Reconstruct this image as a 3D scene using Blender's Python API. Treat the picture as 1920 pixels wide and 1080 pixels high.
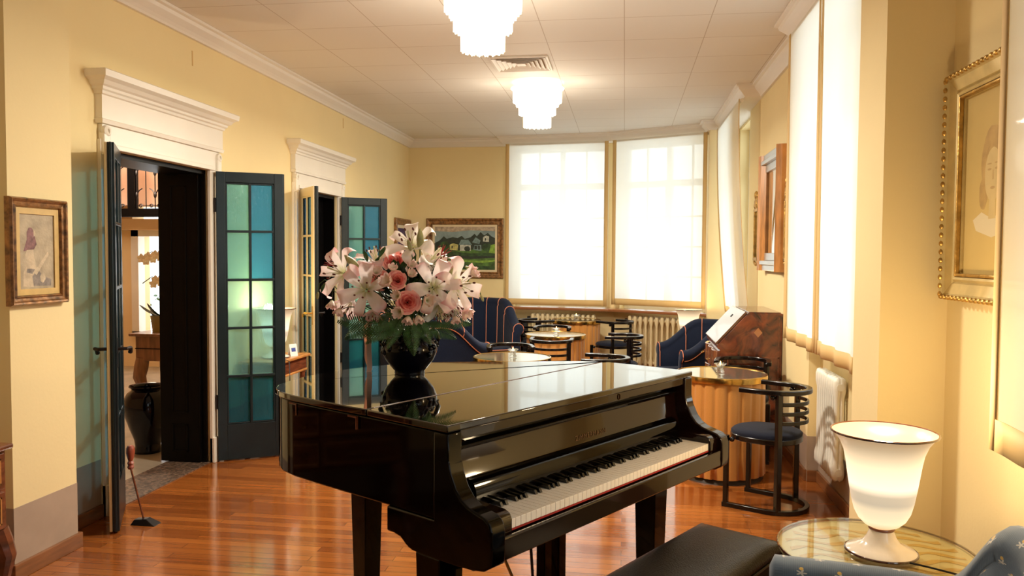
import bpy, bmesh, math, random
from mathutils import Vector, Matrix
R = math.radians
random.seed(7)
for o in list(bpy.data.objects): bpy.data.objects.remove(o)
SC = bpy.context.scene
COL = SC.collection

# ------------------------------------------------------------------ camera
EYE = Vector((0, 0, 1.49))
yaw, pitch, roll = R(8.1), R(2.4), R(0.35)
fw = Vector((-math.sin(yaw)*math.cos(pitch), math.cos(yaw)*math.cos(pitch), -math.sin(pitch)))
rt = Vector((math.cos(yaw), math.sin(yaw), 0)); up = rt.cross(fw)
rt2 = rt*math.cos(roll) + up*math.sin(roll); up2 = up*math.cos(roll) - rt*math.sin(roll)
cd = bpy.data.cameras.new('camera'); cam = bpy.data.objects.new('camera', cd); COL.objects.link(cam)
cam.matrix_world = Matrix(((rt2.x, up2.x, -fw.x, EYE.x), (rt2.y, up2.y, -fw.y, EYE.y), (rt2.z, up2.z, -fw.z, EYE.z), (0, 0, 0, 1)))
cd.sensor_width = 36; cd.lens = 1480/1920*36; cd.clip_start = .05; cd.clip_end = 200
SC.camera = cam

# ------------------------------------------------------------------ world, exposure
SKY = 3.1
w = bpy.data.worlds.new('sky'); SC.world = w; w.use_nodes = True
bg = w.node_tree.nodes['Background']; bg.inputs[0].default_value = (0.90, 0.96, 1.0, 1); bg.inputs[1].default_value = SKY
SC.view_settings.view_transform = 'Standard'; SC.view_settings.look = 'None'
SC.view_settings.exposure = 0.30; SC.view_settings.gamma = 1.0
SC.view_settings.use_curve_mapping = False
try:
    SC.cycles.max_bounces = 10; SC.cycles.diffuse_bounces = 5; SC.cycles.glossy_bounces = 5
    SC.cycles.transmission_bounces = 6; SC.cycles.transparent_max_bounces = 10
    SC.cycles.caustics_reflective = False; SC.cycles.caustics_refractive = False
    SC.cycles.sample_clamp_indirect = 6.0
    SC.cycles.use_denoising = True
except Exception: pass

def lamp(name, kind, loc, power, color, size=.1, rot=None, sy=None):
    d = bpy.data.lights.new(name, kind); d.energy = power; d.color = color
    if kind == 'AREA':
        d.size = size
        if sy: d.shape = 'RECTANGLE'; d.size_y = sy
    elif kind == 'POINT': d.shadow_soft_size = size
    o = bpy.data.objects.new(name, d); o.location = loc
    if rot: o.rotation_euler = rot
    COL.objects.link(o); return o
# ------------------------------------------------------------------ materials
MATS = {}
def mat(name, col, rough=.5, metal=0., spec=.5, coat=0., coat_r=.03, noise=None, bump=None, ior=None, sheen=0., trans=0., emit=None, emit_s=0., alpha=None):
    """noise=(scale, amount, stretch xyz)  bump=(scale, strength, stretch)"""
    m = bpy.data.materials.new(name); m.use_nodes = True; nt = m.node_tree; b = nt.nodes['Principled BSDF']
    c4 = (*col, 1)
    b.inputs['Base Color'].default_value = c4; b.inputs['Roughness'].default_value = rough
    b.inputs['Metallic'].default_value = metal; b.inputs['Specular IOR Level'].default_value = spec
    b.inputs['Coat Weight'].default_value = coat; b.inputs['Coat Roughness'].default_value = coat_r
    b.inputs['Sheen Weight'].default_value = sheen; b.inputs['Transmission Weight'].default_value = trans
    if ior: b.inputs['IOR'].default_value = ior
    if emit: b.inputs['Emission Color'].default_value = (*emit, 1); b.inputs['Emission Strength'].default_value = emit_s
    tc = None
    def co(stretch):
        nonlocal tc
        if tc is None: tc = nt.nodes.new('ShaderNodeTexCoord')
        mp = nt.nodes.new('ShaderNodeMapping'); mp.inputs['Scale'].default_value = stretch
        nt.links.new(tc.outputs['Object'], mp.inputs[0]); return mp.outputs[0]
    if noise:
        sc_, amt, st = noise if len(noise) == 3 else (*noise, (1, 1, 1))
        n = nt.nodes.new('ShaderNodeTexNoise'); n.inputs['Scale'].default_value = sc_; n.inputs['Detail'].default_value = 5
        nt.links.new(co(st), n.inputs['Vector'])
        r = nt.nodes.new('ShaderNodeValToRGB'); r.color_ramp.elements[0].position = .3; r.color_ramp.elements[1].position = .7
        r.color_ramp.elements[0].color = (*[max(0, x*(1-amt)) for x in col], 1)
        r.color_ramp.elements[1].color = (*[min(1, x*(1+amt)) for x in col], 1)
        nt.links.new(n.outputs['Fac'], r.inputs[0]); nt.links.new(r.outputs[0], b.inputs['Base Color'])
    if bump:
        sc_, s_, st = bump if len(bump) == 3 else (*bump, (1, 1, 1))
        n = nt.nodes.new('ShaderNodeTexNoise'); n.inputs['Scale'].default_value = sc_; n.inputs['Detail'].default_value = 3
        nt.links.new(co(st), n.inputs['Vector'])
        bp = nt.nodes.new('ShaderNodeBump'); bp.inputs['Strength'].default_value = s_; bp.inputs['Distance'].default_value = .01
        nt.links.new(n.outputs['Fac'], bp.inputs['Height']); nt.links.new(bp.outputs[0], b.inputs['Normal'])
    MATS[name] = m; return m

def nodes(name):
    m = bpy.data.materials.new(name); m.use_nodes = True; nt = m.node_tree; nt.nodes.clear()
    out = nt.nodes.new('ShaderNodeOutputMaterial'); MATS[name] = m
    return m, nt, out, (lambda t: nt.nodes.new(t)), (lambda a, b_: nt.links.new(a, b_))

WALL = mat('yellow_plaster', (.83, .68, .37), .75, noise=(1.3, .03), bump=(60, .05))
WALLD = mat('taupe_dado_paint', (.40, .30, .225), .6, noise=(8, .06))
WHITE = mat('white_gloss_paint', (.80, .75, .66), .35, noise=(3, .03))
CROWN = mat('white_cornice_paint', (.78, .73, .66), .5)
BASEB = mat('brown_baseboard_wood', (.22, .085, .03), .35, noise=(5, .3, (1, 1, 8)), coat=.3)
DGREEN = mat('dark_teal_door_paint', (.008, .017, .021), .32, spec=.35, coat=.2, coat_r=.15, noise=(6, .2), bump=(30, .1))
CREAM = mat('cream_door_paint', (.80, .67, .40), .35)
BLACKW = mat('black_stained_wood', (.002, .0015, .0015), .4, spec=.12)
LACQ = mat('black_piano_lacquer', (.0012, .0008, .0007), .06, spec=.22)
LACQT = mat('black_piano_lid_lacquer', (.002, .0012, .001), .05, spec=.4, coat=1., coat_r=.015)
LACQB = mat('piano_lacquer_reflected_brown', (.008, .0025, .0015), .08, spec=.3, coat=.35, coat_r=.03)  # black lacquer with the front's brown room reflections put into its colour
EBONY = mat('ebony_key', (.004, .004, .004), .2)
IVORY = mat('ivory_key', (.90, .84, .78), .25)
BRASS = mat('polished_brass', (.72, .46, .13), .18, metal=1., noise=(20, .08))
GILT = mat('old_gilding', (.50, .30, .08), .38, metal=.8, noise=(25, .35), bump=(60, .3))
GILTL = mat('light_gilt_paint', (.60, .46, .20), .45, metal=.25, noise=(12, .15))
FRAMEW = mat('red_brown_frame_wood', (.13, .045, .018), .4, coat=.3, noise=(14, .6, (1, 1, 6)))
LEATHER = mat('black_leather', (.003, .0025, .0025), .30, spec=.32, bump=(220, .25))
NAVY = mat('navy_upholstery', (.005, .0105, .031), .8, spec=.2, sheen=.08, noise=(260, .4), bump=(400, .3))
NAVYL = mat('navy_seat_cloth', (.0055, .008, .020), .85, spec=.2, sheen=.06, noise=(200, .3), bump=(400, .3))
PIPE = mat('salmon_piping', (.62, .22, .12), .6)
CHAIRB = mat('black_bentwood', (.004, .003, .003), .25, spec=.35, coat=.35, coat_r=.1)
IRON = mat('dark_iron', (.02, .015, .015), .45, metal=.6)
CASTIRON = mat('cream_radiator_enamel', (.80, .66, .40), .35, noise=(4, .04))
RADW = mat('white_radiator_enamel', (.80, .78, .70), .35)
OAK = mat('honey_oak', (.50, .22, .06), .35, coat=.3, noise=(6, .3, (8, 1, 1)))
MAHO = mat('red_mahogany', (.16, .045, .018), .3, coat=.6, coat_r=.08, noise=(8, .5, (1, 1, 6)))
SILL = mat('red_brown_sill_wood', (.30, .11, .04), .3, coat=.5)
JARM = mat('glossy_black_glaze', (.0015, .0015, .006), .08, spec=.3)
LEAFD = mat('dark_green_leaf', (.010, .030, .008), .4, noise=(25, .5))
LEAFM = mat('mid_green_leaf', (.035, .090, .018), .4, noise=(25, .4))
FERN = mat('fern_green', (.035, .105, .022), .5, noise=(30, .4))
STEMG = mat('green_stem', (.05, .11, .03), .5)
BUDG = mat('greenish_bud', (.42, .42, .18), .5, noise=(30, .25))
RIB = mat('peach_satin_ribbon', (.80, .48, .33), .4, sheen=.5)
PAPER = mat('white_paper', (.85, .83, .80), .6)
BLUEINK = mat('blue_print', (.04, .08, .35), .6)
WAX = mat('white_wax', (.85, .8, .7), .5)
FLAME = mat('candle_flame', (1, .6, .2), .5, emit=(1., .42, .10), emit_s=25)
TBASE = mat('table_plinth_dark', (.03, .018, .01), .5)
BLACKC = mat('black_casing', (.008, .008, .009), .5)
HALLW = mat('hall_cream_wall', (.80, .60, .33), .7)
HALLP = mat('hall_pink_plaster', (.80, .55, .42), .7)
STONE = mat('hall_pale_stone', (.40, .35, .27), .22, noise=(3, .2), bump=(12, .08))
GRANITE = mat('granite_threshold', (.13, .085, .06), .25, noise=(40, .6))
ORCH = mat('cream_orchid_petal', (.92, .86, .70), .6)

def fres(N, L, ior):
    g = N('ShaderNodeNewGeometry'); mr = N('ShaderNodeMapRange'); mr.inputs[3].default_value = ior; mr.inputs[4].default_value = 1/ior
    L(g.outputs['Backfacing'], mr.inputs[0]); f = N('ShaderNodeFresnel'); L(mr.outputs[0], f.inputs[0]); return f
def glass_mat():
    m, nt, out, N, L = nodes('clear_glass')
    g = N('ShaderNodeBsdfGlossy'); g.inputs['Roughness'].default_value = .02
    t = N('ShaderNodeBsdfTransparent'); t.inputs[0].default_value = (.93, .96, .95, 1)
    f = fres(N, L, 1.5)
    x = N('ShaderNodeMixShader'); L(f.outputs[0], x.inputs[0]); L(t.outputs[0], x.inputs[1]); L(g.outputs[0], x.inputs[2]); L(x.outputs[0], out.inputs[0]); return m
GLASS = glass_mat()
def crystal():
    m, nt, out, N, L = nodes('crystal_glass')
    g = N('ShaderNodeBsdfGlass'); g.inputs['Roughness'].default_value = .02; g.inputs['IOR'].default_value = 1.5
    t = N('ShaderNodeBsdfTransparent'); x = N('ShaderNodeMixShader'); x.inputs[0].default_value = .45
    L(g.outputs[0], x.inputs[1]); L(t.outputs[0], x.inputs[2]); L(x.outputs[0], out.inputs[0]); return m
CRYS = crystal()
def rippled(name, tint, sc_, stretch, deep):
    """rippled cathedral glass, tinted through: part clear, part scattering"""
    m, nt, out, N, L = nodes(name)
    tc = N('ShaderNodeTexCoord'); mp = N('ShaderNodeMapping'); mp.inputs['Scale'].default_value = stretch; L(tc.outputs['Object'], mp.inputs[0])
    n = N('ShaderNodeTexNoise'); n.inputs['Scale'].default_value = sc_; n.inputs['Detail'].default_value = 2; L(mp.outputs[0], n.inputs['Vector'])
    bp = N('ShaderNodeBump'); bp.inputs['Strength'].default_value = 1.; bp.inputs['Distance'].default_value = .012; L(n.outputs['Fac'], bp.inputs['Height'])
    rf = N('ShaderNodeBsdfRefraction'); rf.inputs['Color'].default_value = (*tint, 1); rf.inputs['Roughness'].default_value = .12; rf.inputs['IOR'].default_value = 1.12; L(bp.outputs[0], rf.inputs['Normal'])
    tr = N('ShaderNodeBsdfTransparent'); tr.inputs[0].default_value = (*tint, 1)
    t1 = N('ShaderNodeBsdfTranslucent'); t1.inputs[0].default_value = (*tint, 1); t2 = N('ShaderNodeBsdfDiffuse'); t2.inputs[0].default_value = (tint[0]*.35, tint[1]*.75, tint[2]*.8, 1); tl = N('ShaderNodeMixShader'); tl.inputs[0].default_value = .5; L(t1.outputs[0], tl.inputs[1]); L(t2.outputs[0], tl.inputs[2])
    a = N('ShaderNodeMixShader'); a.inputs[0].default_value = .62; L(rf.outputs[0], a.inputs[1]); L(tr.outputs[0], a.inputs[2])
    b = N('ShaderNodeMixShader'); b.inputs[0].default_value = deep; L(a.outputs[0], b.inputs[1]); L(tl.outputs[0], b.inputs[2])
    g = N('ShaderNodeBsdfGlossy'); g.inputs['Roughness'].default_value = .12; L(bp.outputs[0], g.inputs['Normal'])
    f = fres(N, L, 1.5)
    x = N('ShaderNodeMixShader'); L(f.outputs[0], x.inputs[0]); L(b.outputs[0], x.inputs[1]); L(g.outputs[0], x.inputs[2]); L(x.outputs[0], out.inputs[0]); return m
TEAL = rippled('teal_rippled_glass', (.48, .82, .92), 60, (2.2, 1, .30), .22)
BLUE = rippled('blue_rippled_glass', (.20, .56, .88), 60, (2.2, 1, .30), .22)
PALE = rippled('pale_green_rippled_glass', (.64, .93, 1.0), 60, (2.2, 1, .30), .22)

DEEP = rippled('deep_teal_rippled_glass', (.14, .50, .66), 60, (2.2, 1, .30), .22)
SKYB = rippled('pale_blue_rippled_glass', (.38, .78, 1.0), 60, (2.2, 1, .30), .15)
def blind_mat():
    m, nt, out, N, L = nodes('white_sheer_blind_cloth')
    tc = N('ShaderNodeTexCoord'); mp = N('ShaderNodeMapping'); mp.inputs['Scale'].default_value = (14, 14, .4); L(tc.outputs['Object'], mp.inputs[0])
    n = N('ShaderNodeTexNoise'); n.inputs['Scale'].default_value = 1.5; L(mp.outputs[0], n.inputs['Vector'])
    bp = N('ShaderNodeBump'); bp.inputs['Strength'].default_value = .2; bp.inputs['Distance'].default_value = .01; L(n.outputs['Fac'], bp.inputs['Height'])
    tl = N('ShaderNodeBsdfTranslucent'); tl.inputs[0].default_value = (.93, .92, .88, 1); L(bp.outputs[0], tl.inputs['Normal'])
    df = N('ShaderNodeBsdfDiffuse'); df.inputs[0].default_value = (.86, .84, .78, 1)
    tr = N('ShaderNodeBsdfTransparent'); tr.inputs[0].default_value = (1, 1, 1, 1)
    a = N('ShaderNodeMixShader'); a.inputs[0].default_value = .35; L(tl.outputs[0], a.inputs[1]); L(df.outputs[0], a.inputs[2])
    b = N('ShaderNodeMixShader'); b.inputs[0].default_value = .085; L(a.outputs[0], b.inputs[1]); L(tr.outputs[0], b.inputs[2]); L(b.outputs[0], out.inputs[0]); return m
BLIND = blind_mat()
BORDER = mat('tan_blind_border', (.68, .47, .20), .7)

def floor_mat():
    m, nt, out, N, L = nodes('red_oak_strip_floor')
    b = N('ShaderNodeBsdfPrincipled'); L(b.outputs[0], out.inputs[0])
    tc = N('ShaderNodeTexCoord')
    br = N('ShaderNodeTexBrick'); br.offset = .37; br.inputs['Scale'].default_value = 1
    br.inputs['Brick Width'].default_value = 1.1; br.inputs['Row Height'].default_value = .062; br.inputs['Mortar Size'].default_value = .0012
    br.inputs['Color1'].default_value = (.36, .112, .022, 1); br.inputs['Color2'].default_value = (.20, .052, .010, 1); br.inputs['Mortar'].default_value = (.05, .015, .006, 1)
    br.inputs['Bias'].default_value = -.1
    L(tc.outputs['Object'], br.inputs['Vector'])
    mp = N('ShaderNodeMapping'); mp.inputs['Scale'].default_value = (1.5, 30, 1); L(tc.outputs['Object'], mp.inputs[0])
    n = N('ShaderNodeTexNoise'); n.inputs['Scale'].default_value = 1.6; n.inputs['Detail'].default_value = 6; L(mp.outputs[0], n.inputs['Vector'])
    mx = N('ShaderNodeMixRGB'); mx.blend_type = 'OVERLAY'; mx.inputs[0].default_value = .38; L(br.outputs['Color'], mx.inputs[1]); L(n.outputs['Fac'], mx.inputs[2])
    L(mx.outputs[0], b.inputs['Base Color'])
    n2 = N('ShaderNodeTexNoise'); n2.inputs['Scale'].default_value = 3; L(tc.outputs['Object'], n2.inputs['Vector'])
    mr = N('ShaderNodeMapRange'); mr.inputs[3].default_value = .08; mr.inputs[4].default_value = .18; L(n2.outputs['Fac'], mr.inputs[0]); L(mr.outputs[0], b.inputs['Roughness'])
    b.inputs['Coat Weight'].default_value = .6; b.inputs['Coat Roughness'].default_value = .09
    bp = N('ShaderNodeBump'); bp.inputs['Strength'].default_value = .12; bp.inputs['Distance'].default_value = .004; L(n.outputs['Fac'], bp.inputs['Height']); L(bp.outputs[0], b.inputs['Normal']); return m
FLOOR = floor_mat()

def ceil_mat():
    m, nt, out, N, L = nodes('panelled_ceiling')
    b = N('ShaderNodeBsdfPrincipled'); L(b.outputs[0], out.inputs[0]); b.inputs['Roughness'].default_value = .7
    tc = N('ShaderNodeTexCoord'); mp = N('ShaderNodeMapping'); mp.inputs['Location'].default_value = (.02, .17, 0); L(tc.outputs['Object'], mp.inputs[0])
    br = N('ShaderNodeTexBrick'); br.offset = 0; br.inputs['Scale'].default_value = 1
    br.inputs['Brick Width'].default_value = .555; br.inputs['Row Height'].default_value = .54; br.inputs['Mortar Size'].default_value = .003
    br.inputs['Color1'].default_value = (.74, .70, .64, 1); br.inputs['Color2'].default_value = (.76, .72, .66, 1); br.inputs['Mortar'].default_value = (.50, .42, .34, 1)
    L(mp.outputs[0], br.inputs['Vector']); L(br.outputs['Color'], b.inputs['Base Color']); return m
CEIL = ceil_mat()

def marq_mat():
    m, nt, out, N, L = nodes('burl_marquetry')
    b = N('ShaderNodeBsdfPrincipled'); L(b.outputs[0], out.inputs[0]); b.inputs['Roughness'].default_value = .25; b.inputs['Coat Weight'].default_value = .7
    tc = N('ShaderNodeTexCoord'); n = N('ShaderNodeTexNoise'); n.inputs['Scale'].default_value = 6; n.inputs['Detail'].default_value = 6; n.inputs['Distortion'].default_value = 2.0
    L(tc.outputs['Object'], n.inputs['Vector'])
    r = N('ShaderNodeValToRGB'); r.color_ramp.elements[0].position = .35; r.color_ramp.elements[0].color = (.030, .006, .004, 1); r.color_ramp.elements[1].position = .75; r.color_ramp.elements[1].color = (.28, .06, .018, 1)
    L(n.outputs['Fac'], r.inputs[0]); L(r.outputs[0], b.inputs['Base Color']); return m
MARQ = marq_mat()

def drape_mat():
    m, nt, out, N, L = nodes('golden_orange_table_drape')
    b = N('ShaderNodeBsdfPrincipled'); L(b.outputs[0], out.inputs[0]); b.inputs['Roughness'].default_value = .55; b.inputs['Sheen Weight'].default_value = .4
    tc = N('ShaderNodeTexCoord'); n = N('ShaderNodeTexNoise'); n.inputs['Scale'].default_value = 300; L(tc.outputs['Object'], n.inputs['Vector'])
    r = N('ShaderNodeValToRGB'); r.color_ramp.elements[0].color = (.50, .19, .030, 1); r.color_ramp.elements[1].color = (.66, .30, .055, 1); L(n.outputs['Fac'], r.inputs[0]); L(r.outputs[0], b.inputs['Base Color']); return m
DRAPE = drape_mat()
TMIRR = mat('mirror_tabletop', (.62, .60, .50), .06, metal=.9)
MIRROR = mat('silvered_mirror', (.80, .84, .84), .03, metal=1.)

def petal_mat(name, inner, outer, tr=.35):
    """petal coloured from its root (v=0) to its tip (v=1) by the mesh's own UV"""
    m, nt, out, N, L = nodes(name)
    uv = N('ShaderNodeUVMap'); sp = N('ShaderNodeSeparateXYZ'); L(uv.outputs[0], sp.inputs[0])
    ad = N('ShaderNodeMath'); ad.operation = 'SUBTRACT'; ad.inputs[1].default_value = .5; L(sp.outputs[0], ad.inputs[0])
    ab = N('ShaderNodeMath'); ab.operation = 'ABSOLUTE'; L(ad.outputs[0], ab.inputs[0])
    ml = N('ShaderNodeMath'); ml.operation = 'MULTIPLY_ADD'; ml.inputs[1].default_value = .30; L(ab.outputs[0], ml.inputs[0]); L(sp.outputs[1], ml.inputs[2])
    r = N('ShaderNodeValToRGB'); e = r.color_ramp.elements; e[0].position = .05; e[0].color = (.55, .55, .25, 1); e[1].position = 1.05; e[1].color = (*outer, 1)
    k = r.color_ramp.elements.new(.25); k.color = (*inner, 1); k = r.color_ramp.elements.new(.65); k.color = (*[(a*.7+b_*.3) for a, b_ in zip(inner, outer)], 1)
    L(ml.outputs[0], r.inputs[0])
    b = N('ShaderNodeBsdfPrincipled'); b.inputs['Roughness'].default_value = .5; L(r.outputs[0], b.inputs['Base Color'])
    t = N('ShaderNodeBsdfTranslucent'); L(r.outputs[0], t.inputs[0])
    x = N('ShaderNodeMixShader'); x.inputs[0].default_value = tr; L(b.outputs[0], x.inputs[1]); L(t.outputs[0], x.inputs[2]); L(x.outputs[0], out.inputs[0]); return m
LILYP = petal_mat('pale_pink_lily_petal', (.96, .88, .84), (.95, .50, .54))
LILYW = petal_mat('white_lily_petal', (.96, .92, .85), (.94, .78, .74))
ROSEP = petal_mat('pink_rose_petal', (.92, .20, .24), (.98, .50, .42), .25)
LISI = petal_mat('pale_lisianthus_petal', (.95, .86, .72), (.95, .66, .66), .3)
ANTH = mat('dark_red_anther', (.12, .02, .01), .6)
STAM = mat('pale_green_filament', (.62, .62, .35), .5)

def lampglass():
    m, nt, out, N, L = nodes('lit_opal_glass')
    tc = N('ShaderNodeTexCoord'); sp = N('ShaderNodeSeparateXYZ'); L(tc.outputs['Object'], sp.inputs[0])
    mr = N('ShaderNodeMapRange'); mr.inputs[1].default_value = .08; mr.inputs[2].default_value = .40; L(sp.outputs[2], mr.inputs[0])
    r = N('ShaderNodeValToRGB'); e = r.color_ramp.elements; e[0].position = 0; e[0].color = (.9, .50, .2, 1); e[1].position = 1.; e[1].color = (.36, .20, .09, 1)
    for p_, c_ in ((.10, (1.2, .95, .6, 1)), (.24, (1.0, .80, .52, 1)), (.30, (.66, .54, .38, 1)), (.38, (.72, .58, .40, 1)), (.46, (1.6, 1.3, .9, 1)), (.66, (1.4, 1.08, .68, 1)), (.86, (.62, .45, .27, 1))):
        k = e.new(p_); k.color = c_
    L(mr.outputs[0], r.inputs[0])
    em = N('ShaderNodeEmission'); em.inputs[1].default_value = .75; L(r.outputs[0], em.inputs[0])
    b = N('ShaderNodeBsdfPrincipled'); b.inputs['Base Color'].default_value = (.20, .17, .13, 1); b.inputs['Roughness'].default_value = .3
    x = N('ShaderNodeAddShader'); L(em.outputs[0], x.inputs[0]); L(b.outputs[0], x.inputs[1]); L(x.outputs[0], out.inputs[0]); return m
LGLASS = lampglass()
OPAL = mat('opal_glass_foot', (.80, .70, .58), .08, coat=.5, emit=(1, .7, .4), emit_s=.12)
DRED = mat('dark_red_glass_trim', (.06, .012, .008), .12, coat=1.)
CHG = mat('lit_chandelier_glass', (.95, .9, .8), .2, emit=(1., .90, .68), emit_s=1.9)
CHG2 = mat('lit_chandelier_lower_glass', (.95, .9, .8), .2, emit=(1., .84, .56), emit_s=1.35)
GLT = nodes('glass_table_top'); 
def gltop():
    m, nt, out, N, L = GLT
    g = N('ShaderNodeBsdfGlossy'); g.inputs['Roughness'].default_value = .03
    t = N('ShaderNodeBsdfTransparent'); t.inputs[0].default_value = (.96, .95, .88, 1)
    f = fres(N, L, 1.6)
    x = N('ShaderNodeMixShader'); L(f.outputs[0], x.inputs[0]); L(t.outputs[0], x.inputs[1]); L(g.outputs[0], x.inputs[2]); L(x.outputs[0], out.inputs[0]); return m
GLTOP = gltop()
GOLDW = mat('amber_swirl_glass', (.62, .36, .05), .3, coat=.5)
CREAMW = mat('pale_yellow_backing', (.74, .66, .38), .3, coat=.5)

def flowered():
    """blue-grey ribbed cloth with small sprigs: yellow bloom over a pale star, on the mesh's UV (metres)"""
    m, nt, out, N, L = nodes('blue_grey_sprigged_upholstery')
    b = N('ShaderNodeBsdfPrincipled'); L(b.outputs[0], out.inputs[0]); b.inputs['Roughness'].default_value = .8; b.inputs['Sheen Weight'].default_value = .4
    uv = N('ShaderNodeUVMap'); sp = N('ShaderNodeSeparateXYZ'); L(uv.outputs[0], sp.inputs[0])
    def mth(op, a, c=None, c2=None):
        n = N('ShaderNodeMath'); n.operation = op
        for i, v in enumerate((a, c, c2)):
            if v is None: continue
            if isinstance(v, (int, float)): n.inputs[i].default_value = v
            else: L(v, n.inputs[i])
        return n.outputs[0]
    P = .105
    row = mth('FLOOR', mth('DIVIDE', sp.outputs[1], P)); off = mth('MULTIPLY', mth('MODULO', row, 2.0), .5)
    fx = mth('SUBTRACT', mth('FRACT', mth('ADD', mth('DIVIDE', sp.outputs[0], P), off)), .5); fy = mth('SUBTRACT', mth('FRACT', mth('DIVIDE', sp.outputs[1], P)), .5)
    d1 = mth('SQRT', mth('ADD', mth('POWER', mth('ABSOLUTE', mth('MULTIPLY', fx, 1.3)), 2.0), mth('POWER', mth('ABSOLUTE', mth('SUBTRACT', fy, .13)), 2.0)))
    y1 = mth('LESS_THAN', d1, .075)
    gy = mth('ADD', fy, .06); ang = mth('ARCTAN2', gy, fx); rad = mth('SQRT', mth('ADD', mth('POWER', mth('ABSOLUTE', fx), 2.0), mth('POWER', mth('ABSOLUTE', gy), 2.0)))
    st = mth('ADD', .10, mth('MULTIPLY', mth('COSINE', mth('MULTIPLY', ang, 5.0)), .055)); s1 = mth('LESS_THAN', rad, st)
    wv = N('ShaderNodeTexWave'); wv.inputs['Scale'].default_value = 60; wv.inputs['Distortion'].default_value = 1.5; L(uv.outputs[0], wv.inputs['Vector'])
    nz = N('ShaderNodeTexNoise'); nz.inputs['Scale'].default_value = 40; L(uv.outputs[0], nz.inputs['Vector'])
    base = N('ShaderNodeMixRGB'); base.inputs[1].default_value = (.060, .095, .150, 1); base.inputs[2].default_value = (.115, .160, .215, 1); L(mth('MULTIPLY', wv.outputs['Fac'], nz.outputs['Fac']), base.inputs[0])
    m1 = N('ShaderNodeMixRGB'); L(s1, m1.inputs[0]); L(base.outputs[0], m1.inputs[1]); m1.inputs[2].default_value = (.48, .46, .42, 1)
    m2 = N('ShaderNodeMixRGB'); L(y1, m2.inputs[0]); L(m1.outputs[0], m2.inputs[1]); m2.inputs[2].default_value = (.60, .38, .08, 1)
    L(m2.outputs[0], b.inputs['Base Color']); return m
SPRIG = flowered()
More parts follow.
